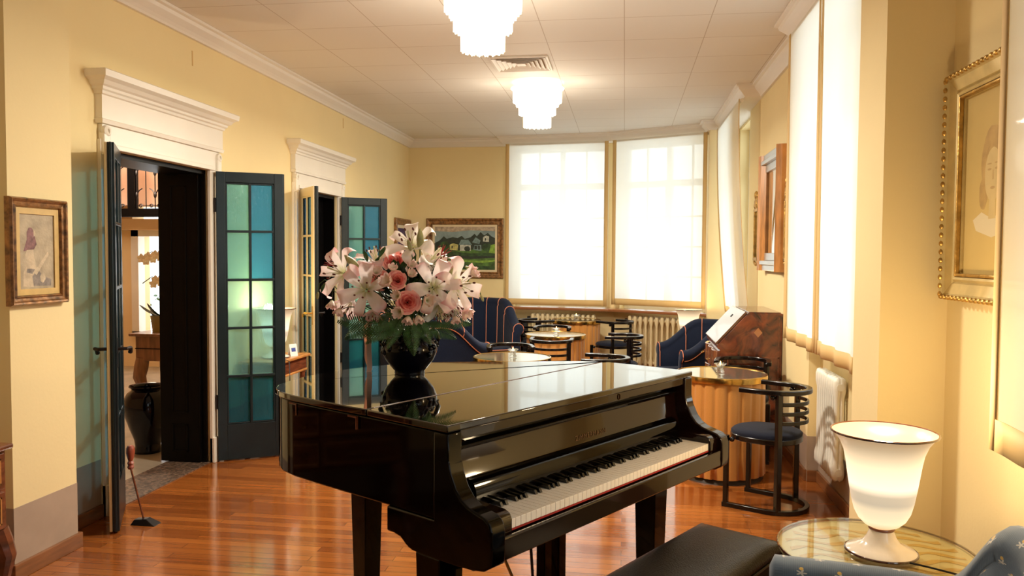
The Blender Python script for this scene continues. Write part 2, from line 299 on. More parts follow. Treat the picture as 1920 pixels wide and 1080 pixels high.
# ------------------------------------------------------------------ mesh helpers
class MB:
    def __init__(s): s.v = []; s.f = []; s.m = []; s.mi = 0; s.uv = {}
    def add(s, vs, fs):
        n = len(s.v); s.v += [tuple(v) for v in vs]
        for f in fs: s.f.append([n+i for i in f]); s.m.append(s.mi)
        return s
    def box(s, x0, x1, y0, y1, z0, z1, M=None):
        vs = [(x, y, z) for x in (x0, x1) for y in (y0, y1) for z in (z0, z1)]
        if M: vs = [tuple(M @ Vector(v)) for v in vs]
        return s.add(vs, [(0, 1, 3, 2), (4, 6, 7, 5), (0, 4, 5, 1), (2, 3, 7, 6), (0, 2, 6, 4), (1, 5, 7, 3)])
    def prism(s, pts, a0, a1, axis='z', M=None):
        """closed polygon pts extruded from a0 to a1 along axis; the 2-D points are the other two axes in order"""
        def P(p, a):
            q = {'z': (p[0], p[1], a), 'y': (p[0], a, p[1]), 'x': (a, p[0], p[1])}[axis]
            return tuple(M @ Vector(q)) if M else q
        n = len(pts); vs = [P(p, a0) for p in pts] + [P(p, a1) for p in pts]
        fs = [tuple(range(n))[::-1], tuple(range(n, 2*n))] + [(i, (i+1) % n, n+(i+1) % n, n+i) for i in range(n)]
        return s.add(vs, fs)
    def lathe(s, prof, c=(0, 0, 0), n=32, cap=False, wob=None):
        vs = []; m = len(prof)
        for j in range(n):
            a = 2*math.pi*j/n
            for i, (r, z) in enumerate(prof):
                k = wob(a, z, r) if wob else r
                vs.append((c[0]+k*math.cos(a), c[1]+k*math.sin(a), c[2]+z))
        fs = [(j*m+i, ((j+1) % n)*m+i, ((j+1) % n)*m+i+1, j*m+i+1) for j in range(n) for i in range(m-1)]
        if cap:
            fs.append(tuple(j*m for j in range(n))[::-1]); fs.append(tuple(j*m+m-1 for j in range(n)))
        return s.add(vs, fs)
    def tube(s, path, r, n=8, closed=False, sec=None, upv=(0, 0, 1), rot=None):
        """sweep a circle of radius r (number or list) or a section [(side, up)] along path"""
        path = [Vector(p) for p in path]; N = len(path); sec0 = sec
        vs = []; U = Vector(upv)
        for i, p in enumerate(path):
            a = path[(i-1) % N] if (closed or i > 0) else p; b = path[(i+1) % N] if (closed or i < N-1) else p
            t = (b-a).normalized(); sd = t.cross(U)
            if sd.length < 1e-3: sd = t.cross(Vector((0, 1, 0.01)))
            sd.normalize(); uu = sd.cross(t).normalized()
            rr = r[i] if isinstance(r, (list, tuple)) else r
            pts = sec0 if sec0 else [(math.cos(2*math.pi*k/n), math.sin(2*math.pi*k/n)) for k in range(n)]
            k_ = rr if not sec0 else (rr if rr else 1)
            for (x, y) in pts: vs.append(tuple(p + sd*x*k_ + uu*y*k_))
        m = len(pts)
        fs = []
        for i in range(N if closed else N-1):
            j = (i+1) % N
            for k in range(m): fs.append((i*m+k, j*m+k, j*m+(k+1) % m, i*m+(k+1) % m))
        if not closed: fs += [tuple(range(m)), tuple(range((N-1)*m, N*m))[::-1]]
        return s.add(vs, fs)
    def ball(s, c, r, n=12, m=8, sc=(1, 1, 1), M=None):
        vs = []; fs = []
        for i in range(m+1):
            t = math.pi*i/m
            for j in range(n):
                a = 2*math.pi*j/n; q = Vector((r*sc[0]*math.sin(t)*math.cos(a), r*sc[1]*math.sin(t)*math.sin(a), r*sc[2]*math.cos(t)))
                if M: q = M @ q
                vs.append((c[0]+q.x, c[1]+q.y, c[2]+q.z))
        for i in range(m):
            for j in range(n): fs.append((i*n+j, (i+1)*n+j, (i+1)*n+(j+1) % n, i*n+(j+1) % n))
        return s.add(vs, fs)
    def grid(s, fn, nu, nv, cu=False, thick=0, uv=None):
        vs = [tuple(fn(i/(nu if cu else nu-1), j/(nv-1))) for i in range(nu) for j in range(nv)]
        fs = [(i*nv+j, ((i+1) % nu)*nv+j, ((i+1) % nu)*nv+j+1, i*nv+j+1) for i in range(nu if cu else nu-1) for j in range(nv-1)]
        base = len(s.v)
        for i in range(nu):
            for j in range(nv): s.uv[base+i*nv+j] = uv(i/(nu-1), j/(nv-1)) if uv else (i/(nu-1), j/(nv-1))
        return s.add(vs, fs)
    def build(s, name, m, parent=None, smooth=True, bevel=0, seg=2, solid=0, subd=0, angle=35, **tags):
        me = bpy.data.meshes.new(name); me.from_pydata(s.v, [], s.f); ms = m if isinstance(m, (list, tuple)) else [m]
        for k in ms: me.materials.append(k)
        for p, k in zip(me.polygons, s.m): p.material_index = min(k, len(ms)-1)
        if s.uv:
            l = me.uv_layers.new(name='UVMap')
            for lp in me.loops: l.data[lp.index].uv = s.uv.get(lp.vertex_index, (0, 0))
        bm = bmesh.new(); bm.from_mesh(me); bmesh.ops.recalc_face_normals(bm, faces=bm.faces); bm.to_mesh(me); bm.free()
        if smooth:
            for p in me.polygons: p.use_smooth = True
            me.set_sharp_from_angle(angle=R(angle))
        o = bpy.data.objects.new(name, me); COL.objects.link(o)
        if parent: o.parent = parent
        if bevel:
            b = o.modifiers.new('bevel', 'BEVEL'); b.width = bevel; b.segments = seg; b.limit_method = 'ANGLE'; b.angle_limit = R(40)
            if smooth: b.harden_normals = False
        if solid: sm = o.modifiers.new('solid', 'SOLIDIFY'); sm.thickness = solid; sm.offset = 0
        if subd: sb = o.modifiers.new('sub', 'SUBSURF'); sb.levels = subd; sb.render_levels = subd
        for k, v in tags.items(): o[k] = v
        return o

def thing(name, label, cat, loc=(0, 0, 0), rz=0, group=None):
    o = bpy.data.objects.new(name, None); COL.objects.link(o); o.location = loc; o.rotation_euler = (0, 0, rz)
    o['label'] = label; o['category'] = cat
    if group: o['group'] = group
    return o
def tag(o, label, cat, group=None):
    o['label'] = label; o['category'] = cat
    if group: o['group'] = group
    return o
def struct(o): o['kind'] = 'structure'; return o
def dup(root, loc, rz, label=None, rot=None, scale=None):
    def cp(o, par):
        c = o.copy(); COL.objects.link(c)
        if par: c.parent = par
        for ch in o.children:
            if not ch.get('own'): cp(ch, c)
        return c
    r = cp(root, None); r.location = loc
    r.rotation_euler = rot if rot else (0, 0, rz)
    if scale: r.scale = scale if isinstance(scale, (tuple, list)) else (scale,)*3
    if label: r['label'] = label
    return r
def T(x, y, z, rz=0, rx=0, ry=0): return Matrix.Translation((x, y, z)) @ Matrix.Rotation(rz, 4, 'Z') @ Matrix.Rotation(ry, 4, 'Y') @ Matrix.Rotation(rx, 4, 'X')
def circ(r, n, a0=0, a1=2*math.pi, c=(0, 0), ry=None): return [(c[0]+r*math.cos(a0+(a1-a0)*i/n), c[1]+(ry or r)*math.sin(a0+(a1-a0)*i/n)) for i in range(n+1)]

# ------------------------------------------------------------------ room shell
CZ = 3.03                                   # ceiling
WX = -2.9                                   # left wall face
def wall_open(name, m, axis, face, back, a0, a1, z0, z1, holes):
    """wall in plane axis='x' (runs along y) or 'y' (runs along x) with rectangular holes (a0,a1,z0,z1)"""
    b = MB(); cuts = sorted({a0, a1, *[h[0] for h in holes], *[h[1] for h in holes]})
    for p, q in zip(cuts, cuts[1:]):
        hs = sorted([h for h in holes if h[0] <= p+1e-6 and h[1] >= q-1e-6], key=lambda h: h[2]); z = z0
        for h in hs + [(0, 0, z1, z1)]:
            if h[2] > z+1e-6:
                if axis == 'x': b.box(min(face, back), max(face, back), p, q, z, h[2])
                else: b.box(p, q, min(face, back), max(face, back), z, h[2])
            z = max(z, h[3])
    return struct(b.build(name, m, smooth=False))
D1 = (4.15, 5.21); D2 = (6.74, 7.70); DH = 2.07
struct(MB().box(-3.2, 2.2, -3.2, 10.9, -.1, 0).build('floor', FLOOR, smooth=False))
struct(MB().box(-3.2, 2.2, -3.2, 10.9, CZ, CZ+.12).build('ceiling', CEIL, smooth=False))
wall_open('wall_left', WALL, 'x', WX, -3.2, -3.2, 10.9, 0, CZ, [(*D1, 0, DH), (*D2, 0, DH)])
struct(MB().box(-3.0, -2.72, 3.17, 3.585, 0, CZ).build('wall_left_pier', WALL, smooth=False))
wall_open('wall_back', WALL, 'y', 10.42, 10.72, -2.95, -1.50, 0, CZ, [])
wall_open('wall_near', MAHO, 'y', -3.0, -3.2, -2.9, 1.5, 0, CZ, [])  # unseen wall behind the camera, coloured dark to darken the piano's reflections
# bay with two windows, each on its own facet (inside face line P->Q)
def facet(name, P, Q, th, holes, m=WALL, zz=(0, CZ)):
    P, Q = Vector((*P, 0)), Vector((*Q, 0)); d = (Q-P); Lg = d.length; a = math.atan2(d.y, d.x)
    b = MB(); M = T(P.x, P.y, 0, a); cuts = sorted({0, Lg, *[h[0] for h in holes], *[h[1] for h in holes]})
    for p, q in zip(cuts, cuts[1:]):
        hs = [h for h in holes if h[0] <= p+1e-6 and h[1] >= q-1e-6]; z = zz[0]
        for h in sorted(hs, key=lambda h: h[2]) + [(0, 0, zz[1], zz[1])]:
            if h[2] > z+1e-6: b.box(p, q, 0, th, z, h[2], M)
            z = max(z, h[3])
    return struct(b.build(name, m, smooth=False)), M, Lg
A0, A1, A2 = (-1.62, 10.42), (-.13, 10.22), (1.12, 9.60)
facet('wall_bay_left', A0, A1, .28, [(.16, 1.42, .80, 2.9)])
facet('wall_bay_right', A1, A2, .28, [(.08, 1.28, .80, 2.9)])
struct(MB().prism([(-.13, 10.22), (-.13, 10.52), (-.02, 10.50)], 0, CZ).build('wall_bay_corner', WALL, smooth=False))
# right-hand wall : bay return, side window, mirror wall, window niche, pier, alcove, near window
struct(MB().box(.945, 1.5, 9.28, 9.75, 0, CZ).build('wall_bay_return', WALL, smooth=False))
wall_open('wall_right_far', WALL, 'x', 1.27, 1.5, 8.1, 9.3, 0, CZ, [(8.18, 9.2, .80, 2.9)])
struct(MB().box(1.215, 1.5, 5.42, 8.12, 0, CZ).build('wall_right', WALL, smooth=False))
wall_open('wall_right_niche', WALL, 'x', 1.29, 1.5, 3.6, 5.45, 0, CZ, [(3.80, 5.25, .86, 2.9)])
struct(MB().box(1.03, 1.5, 3.38, 3.745, 0, CZ).build('wall_right_pier', WALL, smooth=False))
struct(MB().box(1.285, 1.5, 2.2, 3.4, 0, CZ).build('wall_right_alcove', WALL, smooth=False))
struct(MB().box(1.25, 1.5, 2.05, 2.28, 0, CZ).build('wall_right_pier_near', WALL, smooth=False))
wall_open('wall_right_near', WALL, 'x', 1.27, 1.5, -3.1, 2.2, 0, CZ, [(.3, 2.0, .86, 2.9), (-2.2, -.6, .86, 2.9)])
# painted dado strips (4 mm proud) and baseboards
def strip(name, segs, t, z0, z1, m, bev=.004):
    b = MB()
    for (x0, y0, x1, y1) in segs:
        P, Q = Vector((x0, y0, 0)), Vector((x1, y1, 0)); d = Q-P; b.box(0, d.length, -t, 0, z0, z1, T(x0, y0, 0, math.atan2(d.y, d.x)))
    return struct(b.build(name, m, smooth=False, bevel=bev))
LEFTSEG = [(WX, -3, WX, 3.17), (WX, 3.585, WX, 4.02), (WX, 5.32, WX, 6.6), (WX, 7.84, WX, 10.42)]
LEFTSEG = [(x0, y1, x1, y0) for (x0, y0, x1, y1) in [(a, c, a, d) for (a, c, _, d) in LEFTSEG]]   # room side to the east
def leftstrip(name, t, z0, z1, m):
    b = MB()
    for (y0, y1) in ((-3, 3.17), (3.585, 4.02), (5.32, 6.6), (7.84, 10.42)): b.box(WX, WX+t, y0, y1, z0, z1)
    b.box(-2.72, -2.72+t, 3.17-t, 3.585+t, z0, z1); b.box(WX, -2.72, 3.585, 3.585+t, z0, z1); b.box(WX, -2.72, 3.17-t, 3.17, z0, z1)
    return struct(b.build(name, m, smooth=False, bevel=min(.003, t*.4)))
leftstrip('trim_1', .002, 0, .33, WALLD); leftstrip('baseboard_left', .018, 0, .075, BASEB)
def rightstrip(name, t, z0, z1, m):
    b = MB()
    for (x, y0, y1) in ((1.29, 3.745, 5.42), (1.215, 5.42, 8.12), (1.27, 8.12, 9.24), (1.03, 3.38-t, 3.745+t), (1.285, 2.28, 3.38)): b.box(x-t, x, y0, y1, z0, z1)
    b.box(1.03, 1.285, 3.38-t, 3.38, z0, z1); b.box(1.215, 1.29, 5.42-t, 5.42, z0, z1)
    return struct(b.build(name, m, smooth=False, bevel=min(.003, t*.4)))
rightstrip('trim_2', .002, 0, .30, WALLD); rightstrip('baseboard_right', .018, 0, .075, BASEB)
b = MB(); b.box(-2.9, -1.5, 10.418, 10.42, 0, .30); struct(b.build('trim_3', WALLD, smooth=False))
b = MB(); b.box(-2.9, -1.5, 10.402, 10.42, 0, .075); struct(b.build('baseboard_back', BASEB, smooth=False, bevel=.003))
# cornice : profile (out, down) swept round the room
CP = [(0, 0), (.105, 0), (.105, -.018), (.085, -.024), (.078, -.045), (.045, -.075), (.03, -.092), (.022, -.105), (0, -.105)]
def cornice(name, pts, inward):
    """pts polyline of the wall face; profile grows to the side given (+1 left of travel)"""
    pts = [Vector((*p, 0)) for p in pts]; b = MB(); rows = []
    for i, p in enumerate(pts):
        d0 = (p-pts[i-1]).normalized() if i else (pts[1]-p).normalized(); d1 = (pts[i+1]-p).normalized() if i < len(pts)-1 else d0
        n0 = Vector((-d0.y, d0.x, 0))*inward; n1 = Vector((-d1.y, d1.x, 0))*inward; mm = n0+n1; mm = mm/(mm.dot(n0)) if mm.length > .01 else n0
        rows.append([p + mm*o + Vector((0, 0, CZ+z)) for (o, z) in CP])
    k = len(CP); vs = [v for r in rows for v in r]
    fs = [(i*k+j, (i+1)*k+j, (i+1)*k+(j+1) % k, i*k+(j+1) % k) for i in range(len(rows)-1) for j in range(k)]
    fs += [tuple(range(k)), tuple(range((len(rows)-1)*k, len(rows)*k))[::-1]]
    b.add(vs, fs); return struct(b.build(name, CROWN, smooth=False))
BX = 1.075   # face of the pelmet boxes the blinds hang from
cornice('trim_4', [(WX, -3), (WX, 3.17), (-2.72, 3.17), (-2.72, 3.585), (WX, 3.585), (WX, 10.42), (-1.56, 10.42), (-1.56, 10.27), (-.175, 10.09), (.95, 9.50), (.945, 9.45), (.945, 9.28), (1.06, 9.28),
    (BX, 9.25), (BX, 7.42), (1.215, 7.42), (1.215, 5.42), (BX, 5.42), (BX, 3.75), (1.03, 3.75), (1.03, 3.38), (1.285, 3.38), (1.285, 2.42), (BX, 2.42), (BX, -3)], -1)
# pelmet boxes above the blinds
b = MB(); b.box(BX, 1.3, 7.42, 9.24, 2.925, CZ); b.box(BX, 1.3, 3.745, 5.42, 2.925, CZ); b.box(BX, 1.3, -3, 2.42, 2.925, CZ)
b.prism([(-1.56, 10.42), (-1.56, 10.27), (-.175, 10.09), (.95, 9.50), (1.1, 9.6), (-.13, 10.3)], 2.925, CZ)
struct(b.build('trim_5', CROWN, smooth=False))

# windows: frame with transom and glazing bars, and glass
def window(name, M, wd, z0, z1, nx=4, deep=.07):
    e = bpy.data.objects.new(name, None); COL.objects.link(e); e['kind'] = 'structure'; e.matrix_world = M
    b = MB(); f = .055
    b.box(0, f, 0, deep, z0, z1).box(wd-f, wd, 0, deep, z0, z1).box(f, wd-f, 0, deep, z0, z0+f).box(f, wd-f, 0, deep, z1-f, z1)
    tz = z1-.55; b.box(f, wd-f, -.01, deep, tz, tz+.08); b.box(wd/2-.045, wd/2+.045, -.01, deep, z0+f, tz); b.box(wd/2-.03, wd/2+.03, 0, deep, tz+.08, z1-f)
    g = .022
    for q in (.25, .75): b.box(wd*q-g/2, wd*q+g/2, .02, .05, z0+f, z1-f)
    for k in range(1, 4): zz = z0+f+(tz-z0-f)*k/4; b.box(f, wd-f, .02, .05, zz-g/2, zz+g/2)
    b.build('window_frame', WHITE, e, smooth=False, bevel=.004)
    MB().box(f, wd-f, .033, .037, z0+f, z1-f).build('window_pane', GLASS, e, smooth=False)
    return e
dB = math.atan2(A1[1]-A0[1], A1[0]-A0[0]); dC = math.atan2(A2[1]-A1[1], A2[0]-A1[0])
window('window_1', T(*A0, 0, dB) @ T(.16, .12, 0), 1.26, .80, 2.9)
window('window_2', T(*A1, 0, dC) @ T(.08, .12, 0), 1.20, .80, 2.9)
window('window_3', T(1.37, 9.2, 0, R(-90)), 1.02, .80, 2.9)
window('window_4', T(1.37, 5.25, 0, R(-90)), 1.45, .86, 2.9)
window('window_5', T(1.37, 2.0, 0, R(-90)), 1.7, .86, 2.9)
window('window_6', T(1.37, -.6, 0, R(-90)), 1.6, .86, 2.9)

# roller blinds : sheer cloth + tan border, gently wavy lower edge
def blind(label, P, Q, z0, z1, bl=.045, br=.045, bb=.075, lean=0, wave=.004):
    P, Q = Vector((*P, 0)), Vector((*Q, 0)); d = Q-P; Lg = d.length
    t = thing('window_blind', label, 'blind', (P.x, P.y, 0), math.atan2(d.y, d.x), 'sheer blinds at the windows')
    def fn(x0, x1, a0, a1, oy=0):
        def g(u_, v_):
            z = a0+(a1-a0)*v_; x = x0+(x1-x0)*u_; k = (z1-z)/(z1-z0)
            return (x, lean*k*k + oy + wave*math.sin(x*23)*k, z)
        return g
    c = MB(); c.grid(fn(bl, Lg-br, z0+bb, z1), 40, 20); c.build('blind_cloth', BLIND, t)
    e = MB()
    if bl: e.grid(fn(0, bl+.004, z0, z1, -.002), 3, 20)
    if br: e.grid(fn(Lg-br-.004, Lg, z0, z1, -.002), 3, 20)
    e.grid(fn(bl, Lg-br, z0, z0+bb+.004, -.003), 40, 3)
    e.build('blind_border', BORDER, t, solid=.003)
    MB().tube([(0, .02, z1-.015), (Lg, .02, z1-.015)], .018, 10).build('blind_roller', WHITE, t)
    return t
BL = 1.02
blind('left-hand white sheer blind in the far bay, beside the landscape painting', (-1.545, 10.20), (-.215, 10.025), .845, 2.925)
blind('broad bright sheer blind in the far bay, angled above the second radiator', (-.16, 9.985), (.935, 9.425), .875, 2.925)
blind('narrow looking sheer blind swinging out beside the bay, over the bureau', (BL, 9.22), (BL, 7.47), .86, 2.925, lean=.12, wave=.012)
blind('tall sheer blind nearest the framed wall mirror, gathered tan hem', (1.045, 5.40), (1.045, 4.55), .955, 2.925, br=.03, wave=.012)
blind('tall sheer blind ending at the wall pier above the white radiator', (1.045, 4.52), (1.045, 3.752), .955, 2.925, bl=.03, br=0, wave=.012)
blind('closest sheer blind with wide tan edge overlapping the gilt portrait', (BL, 2.36), (BL, .4), .955, 2.925, bl=.03, bb=.085)
# window sill board of the bay
MB().prism([(-1.53, 10.33), (-1.53, 10.13), (-.20, 9.955), (1.02, 9.335), (1.06, 9.5), (-.13, 10.22)], .785, .82)\
    .build('window_sill', SILL, smooth=False, bevel=.01)['kind'] = 'structure'
# left light switch marks near the ceiling: shallow slots
for (y, z) in ((5.02, 2.80), (7.9, 2.84)):
    struct(MB().box(WX, WX+.003, y-.006, y+.006, z-.05, z+.05).build('trim_6', BORDER, smooth=False))

# ------------------------------------------------------------------ door casings and leaves
def casing(name, y0, y1):
    """white entablature and side casings of one doorway in the left wall"""
    e = bpy.data.objects.new(name, None); COL.objects.link(e); e['kind'] = 'structure'; e.location = (WX, 0, 0)
    fr = [(0, 2.205), (.045, 2.205), (.050, 2.225), (.042, 2.232), (.042, 2.36), (.052, 2.366), (.056, 2.38), (.066, 2.388), (.070, 2.402), (.085, 2.41), (.098, 2.43), (.125, 2.445), (.130, 2.478), (.12, 2.485), (0, 2.485)]
    # cornice returns at its ends: stacked boxes following the profile
    b = MB(); m = len(fr)
    rows = []
    for (sgn, ybase) in ((-1, y0), (1, y1)):
        rows.append([(0, ybase+sgn*max(0, x-.042), z) for x, z in fr]); rows.append([(x, ybase+sgn*max(0, x-.042), z) for x, z in fr])
    r0, r1, r2, r3 = rows[0], rows[1], rows[3], rows[2]
    vs = r0+r1+r2+r3
    fs = [(k*m+j, (k+1)*m+j, (k+1)*m+j+1, k*m+j+1) for k in range(3) for j in range(m-1)]
    b.add(vs, fs); b.build('entablature', WHITE, e, smooth=False)
    b = MB(); b.box(0, .028, y0+.02, y1-.02, DH+.0, 2.205); b.box(.028, .04, y0+.1, y1-.1, DH+.0, DH+.03)
    b.build('lintel_board', WHITE, e, smooth=False, bevel=.004)
    for s_, yy in ((1, y0+.01), (-1, y1-.01)):
        a_, c_ = sorted((yy, yy+s_*.135)); d_, f_ = sorted((yy+s_*.02, yy+s_*.05))
        b = MB(); b.box(0, .024, a_, c_, 0, DH+.05); b.box(.024, .04, d_, f_, .18, DH+.02); b.box(0, .036, a_, c_, 0, .18)
        b.build('side_casing', WHITE, e, smooth=False, bevel=.004)
        b = MB(); b.lathe([(0, .012), (.012, .012), (.014, .022), (.020, .024), (.030, .018), (.034, 0)], n=20)
        o = b.build('corner_scroll', WHITE, e); o.location = (.026, yy+s_*.035, 2.165); o.rotation_euler = (0, R(90), 0)
        MB().box(0, .045, yy+s_*.035-.03, yy+s_*.035+.03, 2.03, 2.165).build('scroll_bracket', WHITE, e, smooth=False, bevel=.012)
    return e
casing('trim_7', 4.02, 5.34); casing('trim_8', 6.60, 7.85)

def french_leaf(name, hinge, ang, wd, side, h=2.055, handle=True, brass=None):
    """glazed leaf; local x from the hinge, faces at local y = +-t/2; side=-1: room face at -y"""
    e = bpy.data.objects.new(name, None); COL.objects.link(e); e['kind'] = 'structure'; e.location = (*hinge, .01); e.rotation_euler = (0, 0, R(ang))
    st, tr, brl, t = .062, .075, .255, .048; x0, x1, z0, z1 = st, wd-st, brl, h-tr
    def frame(ya, yb):
        b = MB(); b.box(0, st, ya, yb, 0, h); b.box(wd-st, wd, ya, yb, 0, h); b.box(st, wd-st, ya, yb, 0, brl); b.box(st, wd-st, ya, yb, h-tr, h)
        cx = (x0+x1)/2; b.box(cx-.009, cx+.009, ya, yb, z0, z1)
        for k in range(1, 5): z = z0+(z1-z0)*k/5; b.box(x0, x1, ya, yb, z-.009, z+.009)
        # glazing bead
        for (p, q, r_, s_) in ((x0, x0+.012, z0, z1), (x1-.012, x1, z0, z1), (x0, x1, z0, z0+.012), (x0, x1, z1-.012, z1)): b.box(p, q, ya*.8+yb*.2, yb*.8+ya*.2, r_, s_)
        return b
    rs = side
    frame(min(rs*.010, -rs*t/2), max(rs*.010, -rs*t/2)).build('leaf_frame', DGREEN, e, smooth=False, bevel=.003)
    frame(min(rs*.010, rs*t/2), max(rs*.010, rs*t/2)).build('room_side_face', CREAM, e, smooth=False, bevel=.003)
    b = MB(); b.box(wd-.012, wd+.012, min(0, -rs*.012), max(0, -rs*.012), 0, h); b.build('rebate', DGREEN, e, smooth=False, bevel=.003)
    cx = (x0+x1)/2; hh = (z1-z0)/5
    for c in range(2):
        for k in range(5):
            a_ = x0 if c == 0 else cx; m = [DEEP, PALE, PALE, TEAL, TEAL][k] if (c == 0) == (side > 0) else [DEEP, PALE, PALE, BLUE, BLUE][k]
            if name == 'door_1': m = SKYB
            MB().box(a_+.006, a_+(x1-x0)/2-.006, -.0025, .0025, z0+k*hh+.006, z0+(k+1)*hh-.006).build('glass_pane', m, e, smooth=False)
    for z in (.42, 1.82):
        MB().tube([(-.004, -rs*.006, z-.05), (-.004, -rs*.006, z+.05)], .011, 10).build('hinge', IRON, e)
    if handle:
        for s_ in (-1, 1):
            b = MB(); b.box(wd-.048, wd-.020, s_*t/2-.003, s_*t/2+.003, .87, 1.03); b.build('handle_plate', brass if brass and s_ == rs else IRON, e, smooth=False, bevel=.002)
            y = s_*(t/2)
            b = MB(); b.tube([(wd-.034, y, .97), (wd-.034, y+s_*.045, .97), (wd-.05, y+s_*.06, .972), (wd-.10, y+s_*.06, .965), (wd-.125, y+s_*.055, .94)], [.009, .009, .010, .009, .012], 8)
            b.build('door_handle', brass if brass and s_ == rs else IRON, e)
    return e
french_leaf('door_1', (-2.885, 4.175), -59.6, .445, -1)
french_leaf('door_2', (-2.860, 5.240), 31.5, .455, 1, handle=False)
french_leaf('door_3', (-2.865, 6.765), -52, .42, -1, brass=BRASS)
french_leaf('door_4', (-2.860, 7.735), 31, .46, 1, handle=False)
def dark_leaf(name, loc, ang, wd):
    e = bpy.data.objects.new(name, None); COL.objects.link(e); e['kind'] = 'structure'; e.location = loc; e.rotation_euler = (0, 0, R(ang))
    MB().box(0, wd, -.02, .02, .01, DH-.01).build('door_slab', BLACKW, e, smooth=False, bevel=.003)
    for (z0, z1) in ((.36, 1.96), (.08, .28)):
        for s_ in (-1, 1):
            b = MB(); x0, x1 = .09, wd-.09
            for (p, q, r_, t_) in ((x0, x0+.012, z0, z1), (x1-.012, x1, z0, z1), (x0, x1, z0, z0+.012), (x0, x1, z1-.012, z1)): b.box(p, q, min(s_*.02, s_*.026), max(s_*.02, s_*.026), r_, t_)
            b.build('panel_moulding', BLACKW, e, smooth=False, bevel=.002)
    return e
dark_leaf('door_5', (-2.955, 5.185, 0), 180, .30)
dark_leaf('door_6', (-3.05, 6.74, 0), 90, .48); dark_leaf('door_7', (-3.05, 7.70, 0), -90, .48)
for (nm, a_, c_) in (('trim_9', *D1), ('trim_10', *D2)):
    b = MB(); b.box(-3.21, WX-.02, a_, c_, DH-.03, DH); b.box(-3.21, WX-.02, a_-.001, a_+.02, 0, DH); b.box(-3.21, WX-.02, c_-.02, c_+.001, 0, DH); struct(b.build(nm, BLACKW, smooth=False))
struct(MB().box(-3.21, -2.90, D1[0], D1[1], 0, .006).build('trim_11', GRANITE, smooth=False, bevel=.002))
# ------------------------------------------------------------------ grand piano  (local: x along the keyboard, y to the tail)
PA = R(57.447); PW = 1.466
piano = thing('grand_piano', 'glossy black baby grand piano with closed lid in the middle of the room', 'piano', (-.496, 2.189, 0), PA)
OUT = [(0, 0), (0, .26), (-.006, .45), (-.010, .60), (-.012, .75), (0, .845), (.028, .915), (.075, .971), (.145, 1.019), (.255, 1.070), (.355, 1.098), (.50, 1.114), (.64, 1.106),
       (.79, 1.068), (.93, .985), (1.06, .872), (1.18, .745), (1.312, .62), (1.40, .53), (1.45, .43), (PW, .30), (PW, 0)]
def inset(p, k, c=(.73, .45)): return [(x+(c[0]-x)*k, y+(c[1]-y)*k) for x, y in p]
case = [(.008, .06), (.008, .26), (.002, .45), (-.002, .60), (-.003, .75), (.009, .842), (.036, .908), (.082, .961), (.15, 1.008), (.258, 1.058), (.357, 1.086), (.50, 1.102), (.636, 1.094),
        (.783, 1.057), (.92, .975), (1.05, .863), (1.17, .736), (1.302, .611), (1.39, .52), (1.44, .425), (PW-.008, .30), (PW-.008, .06)]
b = MB(); b.prism(case, .712, .976); b.build('case_rim', LACQ, piano, bevel=.006, seg=3, angle=50)
FL = .385
lidp = [(0, FL+.004)] + [p for p in OUT if p[1] > .395 or p == (-.006, .45)] + [(PW, FL+.052)]
lidp = [(0.0, .366)] + [p for p in OUT[2:-2]] + [(1.452, .445)]
MB().prism(lidp, .979, 1.0).build('lid', LACQT, piano, bevel=.004, seg=3, angle=50)
MB().prism([(0, 0), (0, .361), (1.453, .440), (PW, .30), (PW, 0)], .979, 1.0).build('lid_front_flap', LACQT, piano, bevel=.004, seg=3, angle=50)
MB().tube([(.03, .3645, .9985), (1.43, .4415, .9985)], .0034, 8).build('lid_hinge', mat('dark_hinge_wood', (.10, .035, .012), .4), piano)
# cheeks (arms) with curved front and the bracket under the spine
CK = [(.06, .976), (.0, .976), (.0, .90), (-.010, .862), (-.030, .822), (-.052, .796), (-.080, .780), (-.115, .770), (-.145, .762), (-.163, .748), (-.171, .725), (-.172, .66), (-.168, .63), (-.140, .612),
      (-.10, .606), (-.04, .60), (.12, .598), (.155, .600), (.180, .610), (.205, .628), (.235, .634), (.268, .634), (.268, .713), (.06, .713)]
for x0 in (.002, PW-.062):
    MB().prism([(y, z) for y, z in CK], x0, x0+.06, 'x').build('cheek', LACQ if x0 < .5 else LACQB, piano, bevel=.006, seg=3, angle=40)
# key bed, key slip, key blocks
b = MB(); b.box(.06, PW-.06, -.150, .30, .628, .690); b.build('key_bed', LACQB, piano, smooth=False, bevel=.004)
b = MB(); b.box(.06, PW-.06, -.166, -.151, .632, .698); b.build('key_slip', LACQB, piano, smooth=False, bevel=.005)
for x0 in (.061, 1.346):
    b = MB(); b.prism([(-.148, .69), (-.148, .735), (-.140, .752), (-.12, .760), (.0, .764), (.02, .69)], x0, x0+.057, 'x'); b.build('key_block', LACQB, piano, bevel=.006, seg=3)
